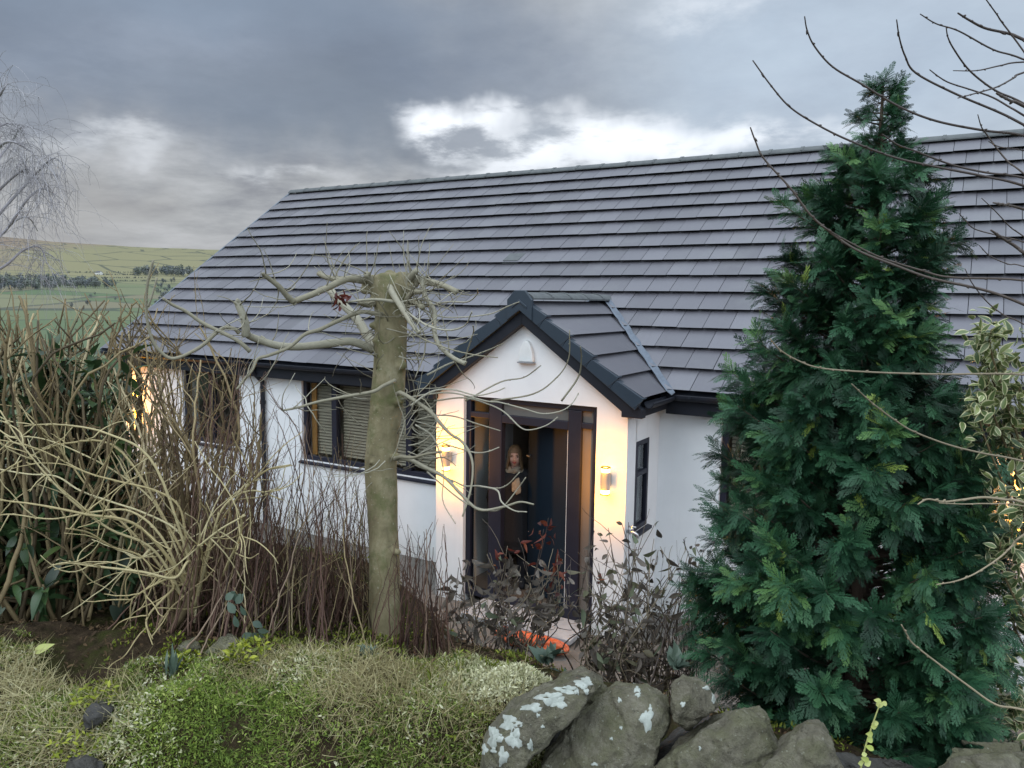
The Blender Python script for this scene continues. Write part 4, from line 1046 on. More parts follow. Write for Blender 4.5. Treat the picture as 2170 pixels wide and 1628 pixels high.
for y, th in boughs:
    out = RH*math.cos(th)+BK*math.sin(th)
    Rr = rad_at(y, th)*rng.uniform(.66, .97)*(1.04 if math.cos(th) < -.3 and y > 1050 else 1)*(.84 if 570 < y < 800 else (.9 if y < 330 else 1))
    if 300 < y < 760: Rr *= rng.choice([1.0, 1.05, .6, .8, 1.2])
    tip = at(axis_px(y), y, SC)+out*Rr
    rise = .55*Rr*(1.0 if y > 420 else .5); root = at(axis_px(y), y, SC)-np.array([0, 0, rise])
    if (root-cbase)[2] < .15: root[2] = cbase[2]+.15
    P = smooth_path([root, root+(tip-root)*.5+np.array([0, 0, -.05*Rr]), tip], 6)
    mb.tube(P, taper(len(P), .004+.011*Rr, .0016), 5)
    nf = int(5+92*Rr)
    bt = rng.betavariate(2, 2.4)*.85
    for j in range(nf):
        t = 1-(rng.random()**1.15)*.62
        i = t*(len(P)-1); i0 = min(int(i), len(P)-2); q = P[i0]+(P[i0+1]-P[i0])*(i-i0)
        dirb = (P[i0+1]-P[i0]); dirb /= np.linalg.norm(dirb)
        d = dirb*.7+rdir()*.75+np.array([0, 0, .12 if y < 700 else -.12])+out*.25
        up = np.array([0, 0, 1.])+out*rng.uniform(-.2, 1.2)+rdir()*.5
        sc = rng.uniform(.075, .155)*(1.0 if y > 700 else .95)*(.7 if y < 330 else 1)
        tn = min(.92, max(0, bt+rng.uniform(-.32, .32)+.18*(t-.8)))
        if rng.random() < .012 and 480 < y < 1250: tn = 1.0
        items.append((rng.randrange(5), basis(d, up, sc, sc*rng.uniform(.6, .95), sc), q, tn))
mb.build('trunk', m_conbark, con, True)
link('crown', copies('crown', FR, items), m_conifer, con)

# ---------------------------------------------------------------- variegated holly
hb = at(2300, 1640, 3.3)
hol = thing('holly_bush', 'variegated holly with cream-edged leaves beside the conifer', 'bush', hb)
LT = [leaf_t(1, .46, 6, .3, c_, True) for c_ in (.1, .3, -.1)]
mb = MB(); items = []
spr = [((2240, 1300), (2082, 690)), ((2240, 1300), (2105, 745)), ((2240, 1300), (2080, 830)), ((2240, 1350), (2110, 900)), ((2250, 1300), (2100, 700)), ((2260, 1300), (2125, 760)), ((2270, 1350), (2160, 820)), ((2250, 1400), (2080, 860)), ((2260, 1500), (2135, 960)), ((2270, 1500), (2170, 1050)), ((2260, 1560), (2120, 1150)), ((2260, 1560), (2150, 1280)), ((2260, 1600), (2125, 1380)), ((2250, 1600), (2150, 1470)), ((2260, 1450), (2145, 1120)), ((2280, 1300), (2220, 700)), ((2280, 1300), (2260, 860)), ((2290, 1500), (2230, 1100)), ((2260, 1350), (2095, 800)), ((2265, 1350), (2145, 890)), ((2300, 1300), (2200, 760))]
for (x0, y0), (x1, y1) in spr:
    s0, s1 = 3.3, rng.uniform(2.95, 3.3)
    P = traced(mb, [(x0, y0), (.5*(x0+x1)+10, .5*(y0+y1)+20), (x1+4, y1+60), (x1, y1)], s0, s1, 7, 2, 6, 0, .3)
    for rep in range(66):
        t = 1-rng.random()**1.3*.62; i = min(len(P)-2, int(t*(len(P)-1))); d0 = P[i+1]-P[i]; d0 /= np.linalg.norm(d0)
        off = rdir()*rng.uniform(.0, .10)
        d = d0*.55+rdir()*.9; items.append((rng.randrange(3), basis(d, np.array([0, 0, .8])-FW*.4+rdir()*.6, rng.uniform(.042, .075)), P[i]+off, rng.random() if y1 < 950 else rng.random()*.5))
mb.tube([hb+np.array([0, 0, -.4]), at(2270, 1500, 3.3), at(2270, 1300, 3.3)], [.02, .016, .012], 8)
mb.build('stems', m_stem, hol, True)
o = link('leaves', copies('leaves', LT, items), [m_holly, m_hollyedge], hol, True)

# ---------------------------------------------------------------- branches hanging in from the upper right
ob = at(2620, 1750, 2.7)
ot = thing('overhanging_tree', 'bare winter tree whose thin budded branches arch over the conifer and roof', 'tree', ob)
mb = MB(); mb.tube(smooth_path([ob, at(2600, 1200, 2.7), at(2570, 700, 2.65), at(2540, 200, 2.6)], 5), taper(16, .05, .028), 10); mb.tone = .4; mb.build('trunk', m_dtwig, ot, True)
OB = [
 ([(1595, 128), (1635, 183), (1675, 228), (1735, 265), (1805, 300), (1895, 333), (1985, 353), (2085, 375), (2170, 395)], 4.6, 0),
 ([(1705, 35), (1709, 65), (1725, 100), (1765, 140), (1825, 178), (1905, 225), (1985, 255), (2085, 278), (2170, 288)], 4.6, 0),
 ([(1900, 42), (1905, 80), (1918, 120), (1940, 155), (2025, 200), (2115, 238), (2170, 263)], 4.4, 0),
 ([(1590, 270), (1600, 300), (1620, 335), (1675, 400), (1715, 450), (1755, 490), (1815, 530), (1895, 560), (1975, 590), (2085, 615), (2170, 645)], 5.0, 1),
 ([(1740, 478), (1785, 506), (1865, 545), (1955, 575), (2015, 588), (2170, 595)], 4.5, 1),
 ([(1870, 285), (1900, 305), (1935, 320), (2015, 350), (2090, 365), (2170, 378)], 4.2, 0),
 ([(1950, 30), (1985, 50), (2030, 65), (2105, 105), (2170, 128)], 3.6, 0),
 ([(2030, 28), (2055, 45), (2090, 60), (2135, 72), (2170, 85)], 6.0, 0),
 ([(2083, -10), (2110, 30), (2140, 70)], 3.5, 0),
 ([(2005, 58), (2010, 80), (2020, 105), (2050, 145), (2080, 170), (2115, 195), (2170, 222)], 3.8, 0),
 ([(2020, 150), (2070, 148), (2120, 140), (2170, 130)], 3.6, 0),
 ([(2030, 208), (2070, 198), (2115, 185), (2150, 165), (2170, 153)], 3.8, 0),
 ([(1970, 148), (1990, 165), (2015, 178), (2060, 192), (2105, 205), (2140, 228), (2170, 245)], 3.6, 0),
 ([(2112, 198), (2140, 212), (2170, 226)], 7.0, 1),
 ([(2072, 243), (2080, 268), (2090, 285), (2115, 320), (2140, 345), (2170, 370)], 3.4, 1),
 ([(2105, 430), (2135, 436), (2170, 443)], 6.0, 1), ([(2100, 488), (2135, 510), (2170, 537)], 7.0, 1),
 ([(2032, 452), (2050, 472), (2070, 486), (2135, 505), (2170, 512)], 3.0, 1),
 ([(1632, 718), (1655, 740), (1685, 762), (1735, 780), (1835, 790), (1985, 795), (2170, 793)], 4.2, 2),
 ([(1805, 814), (1830, 840), (1855, 859), (1895, 890), (1935, 914), (2010, 944), (2085, 961), (2170, 977)], 4.0, 2),
 ([(1945, 1069), (1965, 1059), (2000, 1063), (2035, 1060), (2085, 1054), (2130, 1058), (2170, 1066)], 5.5, 3),
 ([(1990, 1066), (2040, 1070), (2100, 1068), (2170, 1074)], 3.2, 3),
 ([(1985, 1239), (2025, 1232), (2065, 1214), (2115, 1184), (2145, 1160), (2170, 1134)], 4.0, 3),
 ([(1910, 1324), (1922, 1345), (1935, 1364), (1985, 1404), (2050, 1454), (2110, 1494), (2170, 1506)], 4.4, 3),
 ([(2045, 570), (2060, 600), (2090, 640), (2130, 670), (2170, 690)], 2.8, 1), ([(2075, 520), (2100, 545), (2140, 560), (2170, 566)], 2.6, 1),
 ([(2095, 300), (2120, 312), (2170, 318)], 3.0, 0), ([(2080, 420), (2110, 450), (2140, 480), (2170, 500)], 2.6, 1)]
for pix, w, kind in OB:
    mb = MB(); s0 = rng.uniform(2.35, 2.7); s1 = rng.uniform(2.45, 2.65)
    x, y = pix[-1]; x2, y2 = pix[-2]; sl = (y-y2)/(x-x2+1e-6)
    full = pix+[(x+170, y+170*sl*.8+30), (2555+.02*y, y+260*sl*.6+170)]
    tn = {0: .25, 1: .45, 2: .85, 3: 1.0}[kind]
    full = [(a+(rng.uniform(-2, 2) if 0 < i < len(full)-1 else 0), b_+(rng.uniform(-2, 2) if 0 < i < len(full)-1 else 0)) for i, (a, b_) in enumerate(full)]
    mb.tone = tn; P = []; M_ = len(full)
    for k, (a, b_) in enumerate(full): t = k/(M_-1); P.append(at(a, b_, s0+(s1-s0)*t+.12*math.sin(math.pi*t)))
    P = smooth_path(P, 6); r_ = taper(len(P), w*.29, w*.68, .7)*2.5/FOC
    mb.tube(P, r_, 6); nodes_on(mb, P, float(r_.mean())*.95, .045)
    mb.tone = min(1, tn+.25); mb.build('branch', m_dtwig, ot, True)
# ---------------------------------------------------------------- shrubs
def on_ground(x, y, s): p = at(x, y, s); p[2] = ground_z(p[0], p[1])-.03; return p
def bush(name, label, cat, base, group=None): return thing(name, label, cat, base, group)

def rhodo(label, x0, x1, y0, y1, s, n, clusters, stem_top=None, seed=1):
    r_ = random.Random(seed); b0 = on_ground(.5*(x0+x1), 1260, s)
    t = bush('rhododendron_bush', label, 'bush', b0, 'leafy evergreen bushes in the hedge')
    mb = MB(); items = []
    for k in range(clusters):
        x = r_.uniform(x0, x1); y = r_.uniform(y0, y1); ss = s+r_.uniform(-.3, .45)
        tip = at(x, y, ss); root = b0+np.array([r_.uniform(-.25, .25), r_.uniform(-.2, .2), 0])
        mb.tone = r_.random()*.5
        P = smooth_path([root, root*.6+tip*.4+np.array([0, 0, .05])+rdir(r_)*.06, tip], 6); mb.tube(P, taper(len(P), .013, .005), 5)
        d0 = P[-1]-P[-3]; d0 /= np.linalg.norm(d0)
        for j in range(n):
            d = d0*.35+rdir(r_)*1.0; q = tip-d0*r_.uniform(0, .16)
            items.append((r_.randrange(3), basis(d, np.array([0, 0, 1.])+rdir(r_)*.4, r_.uniform(.08, .15)), q, min(1, max(0, r_.gauss(.45, .25)))))
    mb.build('stems', m_stem, t, True)
    link('leaves', copies('leaves', [leaf_t(1, .34, 6, .25, c_) for c_ in (.1, .3, .5)], items), m_rhodo, t, True)
rhodo('dark green rhododendron at the far left of the hedge below the birch', -170, 150, 735, 1250, 3.95, 9, 150, seed=1)
rhodo('dark rhododendron filling the hedge in front of the far end of the bungalow', 70, 285, 730, 1260, 4.1, 9, 150, seed=2)
rhodo('low rhododendron spray under the bare stems beside the dark soil', -120, 320, 1080, 1290, 3.8, 8, 70, seed=4)

def stems_shrub(label, base_px, s, tops, n, w0, w1, mat, tone, seed, forks=2, wob=.10, group=None, name='bare_shrub', cat='shrub', spread=.12, cutends=True, depth=.35, part='stems'):
    """upright stems from a rooted base to tops = (x0, x1, y0, y1)"""
    r_ = random.Random(seed); b0 = on_ground(*base_px, s)
    t = bush(name, label, cat, b0, group); mb = MB()
    for k in range(n):
        mb.tone = min(1, max(0, r_.gauss(*tone)))
        x = r_.uniform(tops[0], tops[1]); u = (x-tops[0])/(tops[1]-tops[0]+1e-6)-.5; y = r_.uniform(tops[2], tops[3])
        tip = at(x, y, s+r_.uniform(-depth, depth)); root = b0+RH*(u*spread*2+r_.gauss(0, spread*.4))+BK*r_.gauss(0, spread*.7); root[2] = ground_z(root[0], root[1])-.02
        L = np.linalg.norm(tip-root); bow = rdir(r_)*L*wob; bow2 = rdir(r_)*L*wob*.6
        P = smooth_path([root, root+(tip-root)*.35+bow*.8, root+(tip-root)*.7+bow+bow2, tip], 6)
        P = P+np.array([rdir(r_)*L*.006 for _ in P])
        wa, wb = r_.uniform(.7, 1.2)*w0, r_.uniform(.75, 1.2)*w1
        mb.tube(P, taper(len(P), wa, wb)/1000, 6)
        if w1 > 3: nodes_on(mb, P, wb/1000*1.05, .10)
        for f in range(r_.randint(0, forks)):
            i = r_.randrange(len(P)//3, len(P)-2); d = P[i+1]-P[i]; d /= np.linalg.norm(d)
            Q = grow(P[i], d+rdir(r_)*.75+np.array([0, 0, .15]), L*r_.uniform(.12, .38), 7, wob*2.0, .05, r_)
            mb.tube(Q, taper(len(Q), wb*.85, wb*.5)/1000, 5)
            if forks > 2 and r_.random() < .7:
                q = grow(Q[4], (Q[5]-Q[4])*20+rdir(r_)*.8, L*r_.uniform(.06, .18), 5, wob*2.2, .05, r_); mb.tube(q, taper(len(q), wb*.5, wb*.32)/1000, 4)
    mb.build(part, mat, t, True); return t
G1 = 'pruned bare shrubs of the hedge'
stems_shrub('pruned hedge shrub of thick brown stems leaning left at the dark soil edge', (95, 1275), 3.95, (-60, 130, 630, 950), 14, 14, 6, m_stem, (.4, .32), 11, 3, .09, G1)
stems_shrub('dense pruned hedge shrub with pale cut stem tips in front of the rhododendron', (210, 1300), 4.05, (70, 330, 640, 980), 26, 10, 4.5, m_stem, (.42, .33), 12, 5, .17, G1, spread=.22, depth=.5)
stems_shrub('pruned hedge shrub standing before the yellow-lit end of the bungalow', (330, 1330), 3.95, (225, 430, 680, 980), 20, 10, 4.2, m_stem, (.4, .33), 13, 5, .16, G1, spread=.2, depth=.4)
stems_shrub('pruned hedge shrub with thick forked mossy stems before the far window', (420, 1350), 3.75, (330, 560, 780, 980), 15, 15, 4.5, m_stem, (.35, .25), 14, 5, .11, G1)
# arching yellowish shrub
stems_shrub('tangled fine brown shrub hiding the far window and the lit end wall', (370, 1345), 3.85, (255, 540, 690, 1010), 46, 6, 2.0, m_stem, (.4, .3), 15, 6, .15, G1, spread=.25, depth=.35)
stems_shrub('fine pinkish brown twiggy shrub before the far window of the bungalow', (450, 1340), 3.9, (340, 560, 760, 980), 34, 5, 1.6, m_red, (.75, .2), 16, 6, .13, G1, spread=.2, depth=.3)
stems_shrub('tall pruned stems at the hedge end nearest the street, taller than the rest', (20, 1290), 3.7, (-80, 90, 620, 820), 15, 12, 5, m_stem, (.42, .33), 17, 4, .12, G1, spread=.2, depth=.3)
stems_shrub('broad pruned hedge behind the leaning stems, thick with short cut tips along its top', (160, 1280), 4.35, (-60, 345, 632, 760), 70, 9, 4.2, m_stem, (.42, .33), 18, 5, .13, G1, spread=.45, depth=.35)
b0 = on_ground(415, 1330, 3.6); t = bush('arching_shrub', 'bare shrub with long pale yellow stems arching over to the left', 'shrub', b0, None)
AR = [[(412, 1320), (418, 1240), (405, 1170), (370, 1120), (300, 1085), (240, 1065), (170, 1040), (120, 1010), (60, 1005), (0, 995)],
      [(410, 1250), (395, 1150), (380, 1075), (330, 1040), (250, 1020), (180, 1000), (100, 960), (40, 940), (-20, 930)],
      [(415, 1230), (400, 1190), (370, 1225), (300, 1212), (200, 1200), (150, 1193), (120, 1196), (102, 1204)],
      [(402, 1215), (360, 1225), (320, 1243), (290, 1262), (265, 1280)], [(405, 1235), (350, 1240), (300, 1180), (240, 1160), (190, 1130), (140, 1120)],
      [(360, 1222), (368, 1245), (350, 1265), (318, 1300), (310, 1325), (324, 1355)], [(412, 1250), (400, 1180), (368, 1140), (340, 1145), (318, 1165)],
      [(318, 1165), (300, 1182), (280, 1180), (250, 1160)], [(415, 1240), (420, 1160), (425, 1155), (470, 1120), (520, 1092)],
      [(438, 1230), (432, 1190), (425, 1158)], [(470, 1228), (485, 1190), (505, 1150), (512, 1112), (508, 1095)],
      [(415, 1290), (380, 1180), (330, 1070), (260, 1010), (180, 965), (90, 930), (10, 925)], [(412, 1300), (350, 1150), (280, 1085), (200, 1085), (110, 1100), (20, 1090), (-30, 1100)],
      [(410, 1310), (330, 1170), (230, 1120), (140, 1050), (60, 960), (0, 870)], [(412, 1300), (300, 1150), (200, 1050), (110, 930), (30, 850)],
      [(415, 1260), (300, 1120), (180, 1090), (80, 1070), (0, 1060)], [(418, 1240), (330, 990), (230, 920), (120, 900), (30, 905)], [(405, 1200), (260, 960), (140, 940), (50, 975), (-10, 1010)],
      [(412, 1290), (440, 1180), (470, 1080), (530, 1040), (600, 1060)], [(412, 1290), (445, 1150), (500, 1060), (560, 1000), (615, 985)]]
for pix in AR:
    mb = MB(); s0 = 3.55; P = traced(mb, pix, s0, rng.uniform(3.1, 3.75), rng.uniform(5.5, 8.5), rng.uniform(2.4, 3.6), 7, rng.uniform(-.15, .1), rng.uniform(.35, 1), 6); nodes_on(mb, P, .0045, .12)
    for _ in range(8):
        i = rng.randrange(len(P)//4, len(P)-1); Q = grow(P[i], (P[i+1]-P[i])*15+rdir()*.9, rng.uniform(.08, .4), 8, .35, .03); mb.tube(Q, taper(len(Q), .0034, .0018), 5)
    mb.build('branch', m_pale, t, True)
# red-brown thicket
G2 = 'thickets of thin red-brown twigs'
stems_shrub('tall loose red-brown twig thicket below the blinds window, left of the pollarded tree', (560, 1385), 3.60, (420, 740, 850, 1200), 84, 4.0, 1.2, m_red, (.45, .28), 31, 6, .07, G2, 'twig_thicket', 'shrub', .30, depth=.3)
stems_shrub('dense low red-brown twig thicket rising at the foot of the pollarded tree', (690, 1390), 3.85, (560, 790, 1010, 1320), 170, 3.6, 1.2, m_red, (.4, .28), 32, 4, .06, G2, 'twig_thicket', 'shrub', .24, depth=.22)
stems_shrub('narrow dark red-brown twig thicket on the right side of the pollarded trunk', (885, 1405), 3.45, (838, 955, 1100, 1310), 58, 3.6, 1.3, m_red, (.4, .25), 33, 3, .05, G2, 'twig_thicket', 'shrub', .13, depth=.18)
stems_shrub('low tangled brown twig thicket under the arching yellow stems', (440, 1365), 3.72, (300, 570, 1000, 1280), 80, 4.0, 1.4, m_red, (.5, .28), 34, 5, .12, G2, 'twig_thicket', 'shrub', .30, depth=.25)
stems_shrub('pale bleached twig thicket mixed with red stems before the white wall', (620, 1375), 3.72, (470, 800, 960, 1280), 70, 3.4, 1.2, m_stem, (.45, .3), 35, 5, .11, G2, 'twig_thicket', 'shrub', .32, depth=.2)
stems_shrub('small black-twigged bush between the withered shrub and the conifer', (1452, 1420), 4.25, (1420, 1500, 1180, 1300), 30, 3.5, 1.3, m_dtwig, (.15, .15), 36, 5, .10, None, 'bare_bush', 'bush', .08, depth=.15)
# withered-leaf shrubs
def withered(label, base_px, s, tops, n, nl, seed, red=(), green=.1):
    r_ = random.Random(seed); b0 = on_ground(*base_px, s); 
    z = at(base_px[0], base_px[1], s)[2]; b0[2] = min(b0[2], z)
    t = bush('withered_shrub', label, 'shrub', b0); mb = MB(); items = []; ritems = []
    for k in range(n):
        mb.tone = r_.betavariate(2, 1.3)
        x = r_.uniform(tops[0], tops[1]); y = tops[2]+(tops[3]-tops[2])*r_.random()**.8; tip = at(x, y, s+r_.uniform(-.3, .3))
        u = (x-tops[0])/(tops[1]-tops[0])-.5; root = b0+RH*(u*.3+r_.gauss(0, .05))+BK*r_.gauss(0, .1); L = np.linalg.norm(tip-root)
        P = smooth_path([root, root+(tip-root)*.25+rdir(r_)*L*.13, root+(tip-root)*.5+rdir(r_)*L*.15, root+(tip-root)*.75+rdir(r_)*L*.13, tip], 5); mb.tube(P, taper(len(P), r_.uniform(3.5, 6.5), 1.8)/1000, 5)
        for f in range(r_.randint(1, 4)):
            i = r_.randrange(len(P)//3, len(P)-1); Q = grow(P[i], (P[min(i+1, len(P)-1)]-P[i-1])*10+rdir(r_)*.9, L*r_.uniform(.1, .35), 7, .35, .04, r_); mb.tube(Q, taper(len(Q), .0022, .0011), 5)
        m_ = nl if y < tops[2]+.75*(tops[3]-tops[2]) else int(nl*1.6)
        for j in range(m_):
            q = P[r_.randrange(len(P)*3//5, len(P))]+rdir(r_)*r_.uniform(0, .06)
            tn = r_.uniform(0, .68) if r_.random() > green else r_.uniform(.75, 1)
            items.append((r_.randrange(3), basis(rdir(r_)+np.array([0, 0, -.45]), rdir(r_), r_.uniform(.028, .062)), q, tn))
    for (x, y, rr, c_) in red:
        for j in range(c_):
            q = at(x+r_.gauss(0, rr), y+r_.gauss(0, rr), s-.15+r_.uniform(-.05, .05))
            ritems.append((r_.randrange(3), basis(rdir(r_)+np.array([.3, 0, .3]), rdir(r_), r_.uniform(.028, .05)), q, r_.random()))
    for (x, y, rr, c_) in red[:4]:
        mb.tone = .25; P = traced(mb, [(base_px[0]+(x-base_px[0])*.2, base_px[1]-20), (x-(x-base_px[0])*.3, y+130), (x-4, y+25), (x+4, y-20)], s, s-.15, 4, 1.6, 5)
    mb.build('stems', m_dtwig, t, True)
    LT = [leaf_t(1, .55, 5, .5, c_) for c_ in (.4, 1.0, 1.5)]
    link('withered_leaves', copies('leaves', LT, items), m_wither, t, True)
    if ritems: link('red_leaves', copies('leaves', LT, ritems), m_redleaf, t, True)
withered('tangled withered shrub with a few dark red leaves in front of the door', (1050, 1440), 4.05, (945, 1215, 1140, 1310), 46, 6, 41,
         [(1158, 1118, 7, 6), (1148, 1142, 12, 8), (1180, 1190, 12, 7), (1158, 1225, 14, 6), (1122, 1150, 9, 5), (1178, 1250, 10, 4), (1062, 1182, 14, 6), (1265, 1225, 5, 3)])
withered('tangled withered shrub with grey curled leaves below the small side window', (1340, 1460), 4.05, (1225, 1475, 1100, 1400), 75, 6, 42, (), .3)
# small plants on the bank
def sprout(name, label, cat, center, n, size, mat, seed, shape=.3, rise=.6, spread=.05, rows=5, tone=(0, 1), base=None):
    r_ = random.Random(seed); c = np.array(center, float); items = []
    t = bush(name, label, cat, c); 
    for k in range(n):
        d = rdir(r_); d[2] = abs(d[2])*.6+rise; items.append((r_.randrange(3), basis(d, np.array([0, 0, 1.])+rdir(r_)*.5, r_.uniform(.6, 1.15)*size), c+rdir(r_)*spread*np.array([1, 1, .5])+np.array([0, 0, spread*.3]), r_.uniform(*tone)))
    link('leaves', copies('leaves', [leaf_t(1, shape, rows, .3, q) for q in (.1, .3, .5)], items), mat, t, True); return t
def bank_at(x, y, s0=2.0, s1=4.5, lift=0.0):
    """where the line of sight through a pixel meets the bank or soil"""
    s = s0
    while s < s1:
        p = at(x, y, s)
        if p[2] < ground_z(p[0], p[1]): break
        s += .01
    p[2] = ground_z(p[0], p[1])+lift; return p
sprout('stonecrop', 'bright yellow-green stonecrop cushion beside the upright stone below the thicket', 'plant', bank_at(525, 1400), 130, .034, m_sedum, 1, .45, .4, .075)
sprout('stonecrop', 'yellow-green stonecrop tuft on top of the crevice-dark stone in the bank', 'plant', bank_at(205, 1500, lift=.02), 110, .028, m_sedum, 2, .45, .3, .075)
sprout('stonecrop', 'yellow-green stonecrop low in the bank near the black bottom stone', 'plant', bank_at(165, 1590), 110, .026, m_sedum, 3, .45, .3, .085)
sprout('stonecrop', 'small yellow stonecrop tuft between the blue-green shoots and the low grey stone', 'plant', bank_at(398, 1405), 50, .032, m_sedum, 4, .4, .6, .045)
sprout('daffodil_shoots', 'upright blue-green bulb shoots standing in the mossy bank', 'plant', bank_at(362, 1440), 12, .115, m_blueleaf, 5, .12, 4.0, .016)
sprout('leafy_seedling', 'evergreen seedling with round blue-green leaves at the thicket edge', 'plant', bank_at(512, 1375), 3, .05, m_blueleaf, 6, .6, .5, .03)
t = bpy.data.objects['leafy_seedling']; mb = MB(); its = []
P = traced(mb, [(540, 1380), (540, 1340), (520, 1290), (495, 1245)], 3.2, 3.2, 3, 2, 6, 0, .4); mb.build('stem', m_stem, t, True)
for x, y in ((492, 1252), (478, 1272), (510, 1258), (498, 1300), (522, 1305), (535, 1318), (505, 1330), (545, 1335), (512, 1350), (500, 1280), (530, 1345)):
    its.append((0, basis(RT*rng.uniform(-1, 1)+np.array([0, 0, rng.uniform(-.4, .6)]), -FW+rdir()*.5, rng.uniform(.045, .062)), at(x, y, 3.18), rng.uniform(.3, 1)))
link('round_leaves', copies('l', [leaf_t(1, .62, 6, .1, .2)], its), m_blueleaf, t, True)
sprout('strap_leaf_plant', 'single long pale green strap leaf lying under the arching stems', 'plant', bank_at(255, 1320, 3, 5), 5, .20, m_blueleaf, 8, .28, .15, .03, 6, (.5, 1))
sprout('fern', 'dark green leafy clump at the foot of the pruned hedge stems', 'plant', bank_at(130, 1290, 3, 5), 40, .085, m_rhodo, 9, .4, .5, .12, 6, (.4, 1))
sprout('grass_tuft', 'fresh green grass tuft on the pale cushion near the lichen slab', 'plant', bank_at(915, 1455), 9, .075, m_sedum, 10, .14, 2.4, .012, 6, (0, .5))
sprout('saxifrage', 'ferny green rosette at the foot of the pollarded tree', 'plant', bank_at(780, 1395), 26, .045, m_blueleaf, 12, .25, .9, .025, 5, (.3, 1))
for x, y, l, sd in ((1160, 1385, 'grey-green rosette plant in front of the orange sack', 14), (1430, 1395, 'grey-green rosette plant between the withered shrub and the conifer', 15), (1190, 1440, 'silvery grey-green rosette plant behind the lichen slab', 16)):
    p = at(x, y+22, 3.5); sprout('rosette_plant', l, 'plant', p, 16, .095, m_blueleaf, sd, .5, .8, .02, 6, (.35, 1))
t = thing('fallen_leaf', 'single pale yellow leaf fallen on the dark soil of the bank', 'leaf', bank_at(85, 1385))
link('blade', copies('l', [leaf_t(1, .5, 6, .3, .4)], [(0, basis(RT*.8+np.array([0, 0, .5]), -FW+np.array([0, 0, .6]), .075), bank_at(72, 1392, lift=.015), .6)]), m_ivy, t, True)
t = thing('ivy_sprig', 'pale lime creeper sprig standing up before the base of the conifer', 'plant', at(1822, 1640, 2.25)); mb = MB()
P = traced(mb, [(1822, 1640), (1832, 1590), (1846, 1545), (1858, 1510), (1866, 1490)], 2.25, 2.2, 3.0, 1.6, 6, 0, 1.0); mb.build('stem', m_ivy, t, True)
its = []
for k, (x, y) in enumerate(((1868, 1487), (1856, 1494), (1880, 1492), (1845, 1540), (1862, 1532), (1838, 1572), (1852, 1590), (1826, 1600), (1842, 1612), (1818, 1618), (1850, 1556), (1832, 1622))):
    its.append((0, basis(RT*(1 if k % 2 else -1)+np.array([0, 0, .2])+rdir()*.4, -FW+rdir()*.4+np.array([0, 0, .4]), rng.uniform(.016, .026)), at(x, y, 2.22), rng.random()))
link('leaves', copies('l', [leaf_t(1, .75, 6, .2, .3)], its), m_ivy, t, True)

# ---------------------------------------------------------------- bank, turf, soil
m_soil, nt, b = new_mat('dark_soil'); co = obco(nt)
c = ramp(nt, [(.3, (.020, .014, .009)), (.55, (.052, .036, .022)), (.8, (.105, .076, .046))], noise(nt, 22, 7, .7, co))
c = mix(nt, math_(nt, 'MULTIPLY', mr(nt, noise(nt, 2.6, 5, .7, co), .46, .62), .75), c, (.045, .055, .012))
nt.links.new(c, b.inputs['Base Color']); b.inputs['Roughness'].default_value = .95; b.inputs['Specular IOR Level'].default_value = .08; bump(nt, b, noise(nt, 40, 6, .7, co), 1, .03)
def grid(name, fx, nu, nv, mat):
    V = [fx(i/nu, j/nv) for j in range(nv+1) for i in range(nu+1)]; lo = []
    for j in range(nv):
        for i in range(nu): q = j*(nu+1)+i; lo += [q, q+1, q+nu+2, q+nu+1]
    return link(name, mesh_np(name, np.array(V), lo, np.arange(nu*nv)*4), mat, None, True)
def bank_f(u, v):
    a = -5.6+8.6*u; q = 1.85+1.75*v; x, y = aq(a, q); return (x, y, bank_z(a, q))
tag(grid('bank', bank_f, 330, 80, m_soil), kind='structure')
def soil_f(u, v):
    x = -15+20*u; q0 = 3.45; y = (q0-x*WALLN[0])/WALLN[1]; y1 = max(6.0, y+.6); yy_ = y+(y1-y)*v; return (x, yy_, soil_z(x, yy_))
tag(grid('garden_soil', soil_f, 220, 60, m_soil), kind='structure')
m_path = plain('grey_paving', (.15, .14, .125), (.08, .075, .065), 7, .7, .4, .01)
mb = MB(); mb.box((-17, 5.95, -.4), (7, YW+.2, -.132)); tag(mb.build('path', m_path), kind='structure')
# turf: thin bent blades, in patches of green, straw and silvery cushion
m_green = toned('moss_green_blade', [(0, (.048, .082, .012)), (.4, (.165, .245, .036)), (.8, (.33, .42, .08)), (1, (.54, .58, .17))], .6, .3, .2, 20, .3)
m_straw = toned('straw_blade', [(0, (.17, .135, .055)), (.5, (.43, .37, .18)), (1, (.66, .60, .36))], .7, .3, .15, 20, .3)
m_silver = toned('silver_cushion_leaf', [(0, (.30, .31, .15)), (.5, (.61, .59, .36)), (1, (.80, .78, .58))], .7, .3, .15, 20, .25)
m_moss = toned('moss_leaf', [(0, (.05, .065, .008)), (.5, (.15, .185, .02)), (1, (.30, .33, .04))], .7, .3, .2, 20, .3)
def blade_t(bend, w=.05):
    V, F = [], []
    for k in range(4):
        t = k/3; ww = w*(1-t*.85); x = bend*t*t; z = t*(1-.25*bend*t)
        V += [(x, -ww, z), (x, ww, z)]
    for k in range(3): F.append((2*k, 2*k+1, 2*k+3, 2*k+2))
    return V, F, None
BL = [blade_t(b_, w_) for b_, w_ in ((.5, .045), (.9, .04), (1.4, .045), (1.9, .04))]
ML = [leaf_t(1, .42, 4, .2, c_) for c_ in (.2, .5)]
sets = {'green': [], 'straw': [], 'silver': [], 'moss': []}
r3 = random.Random(77)
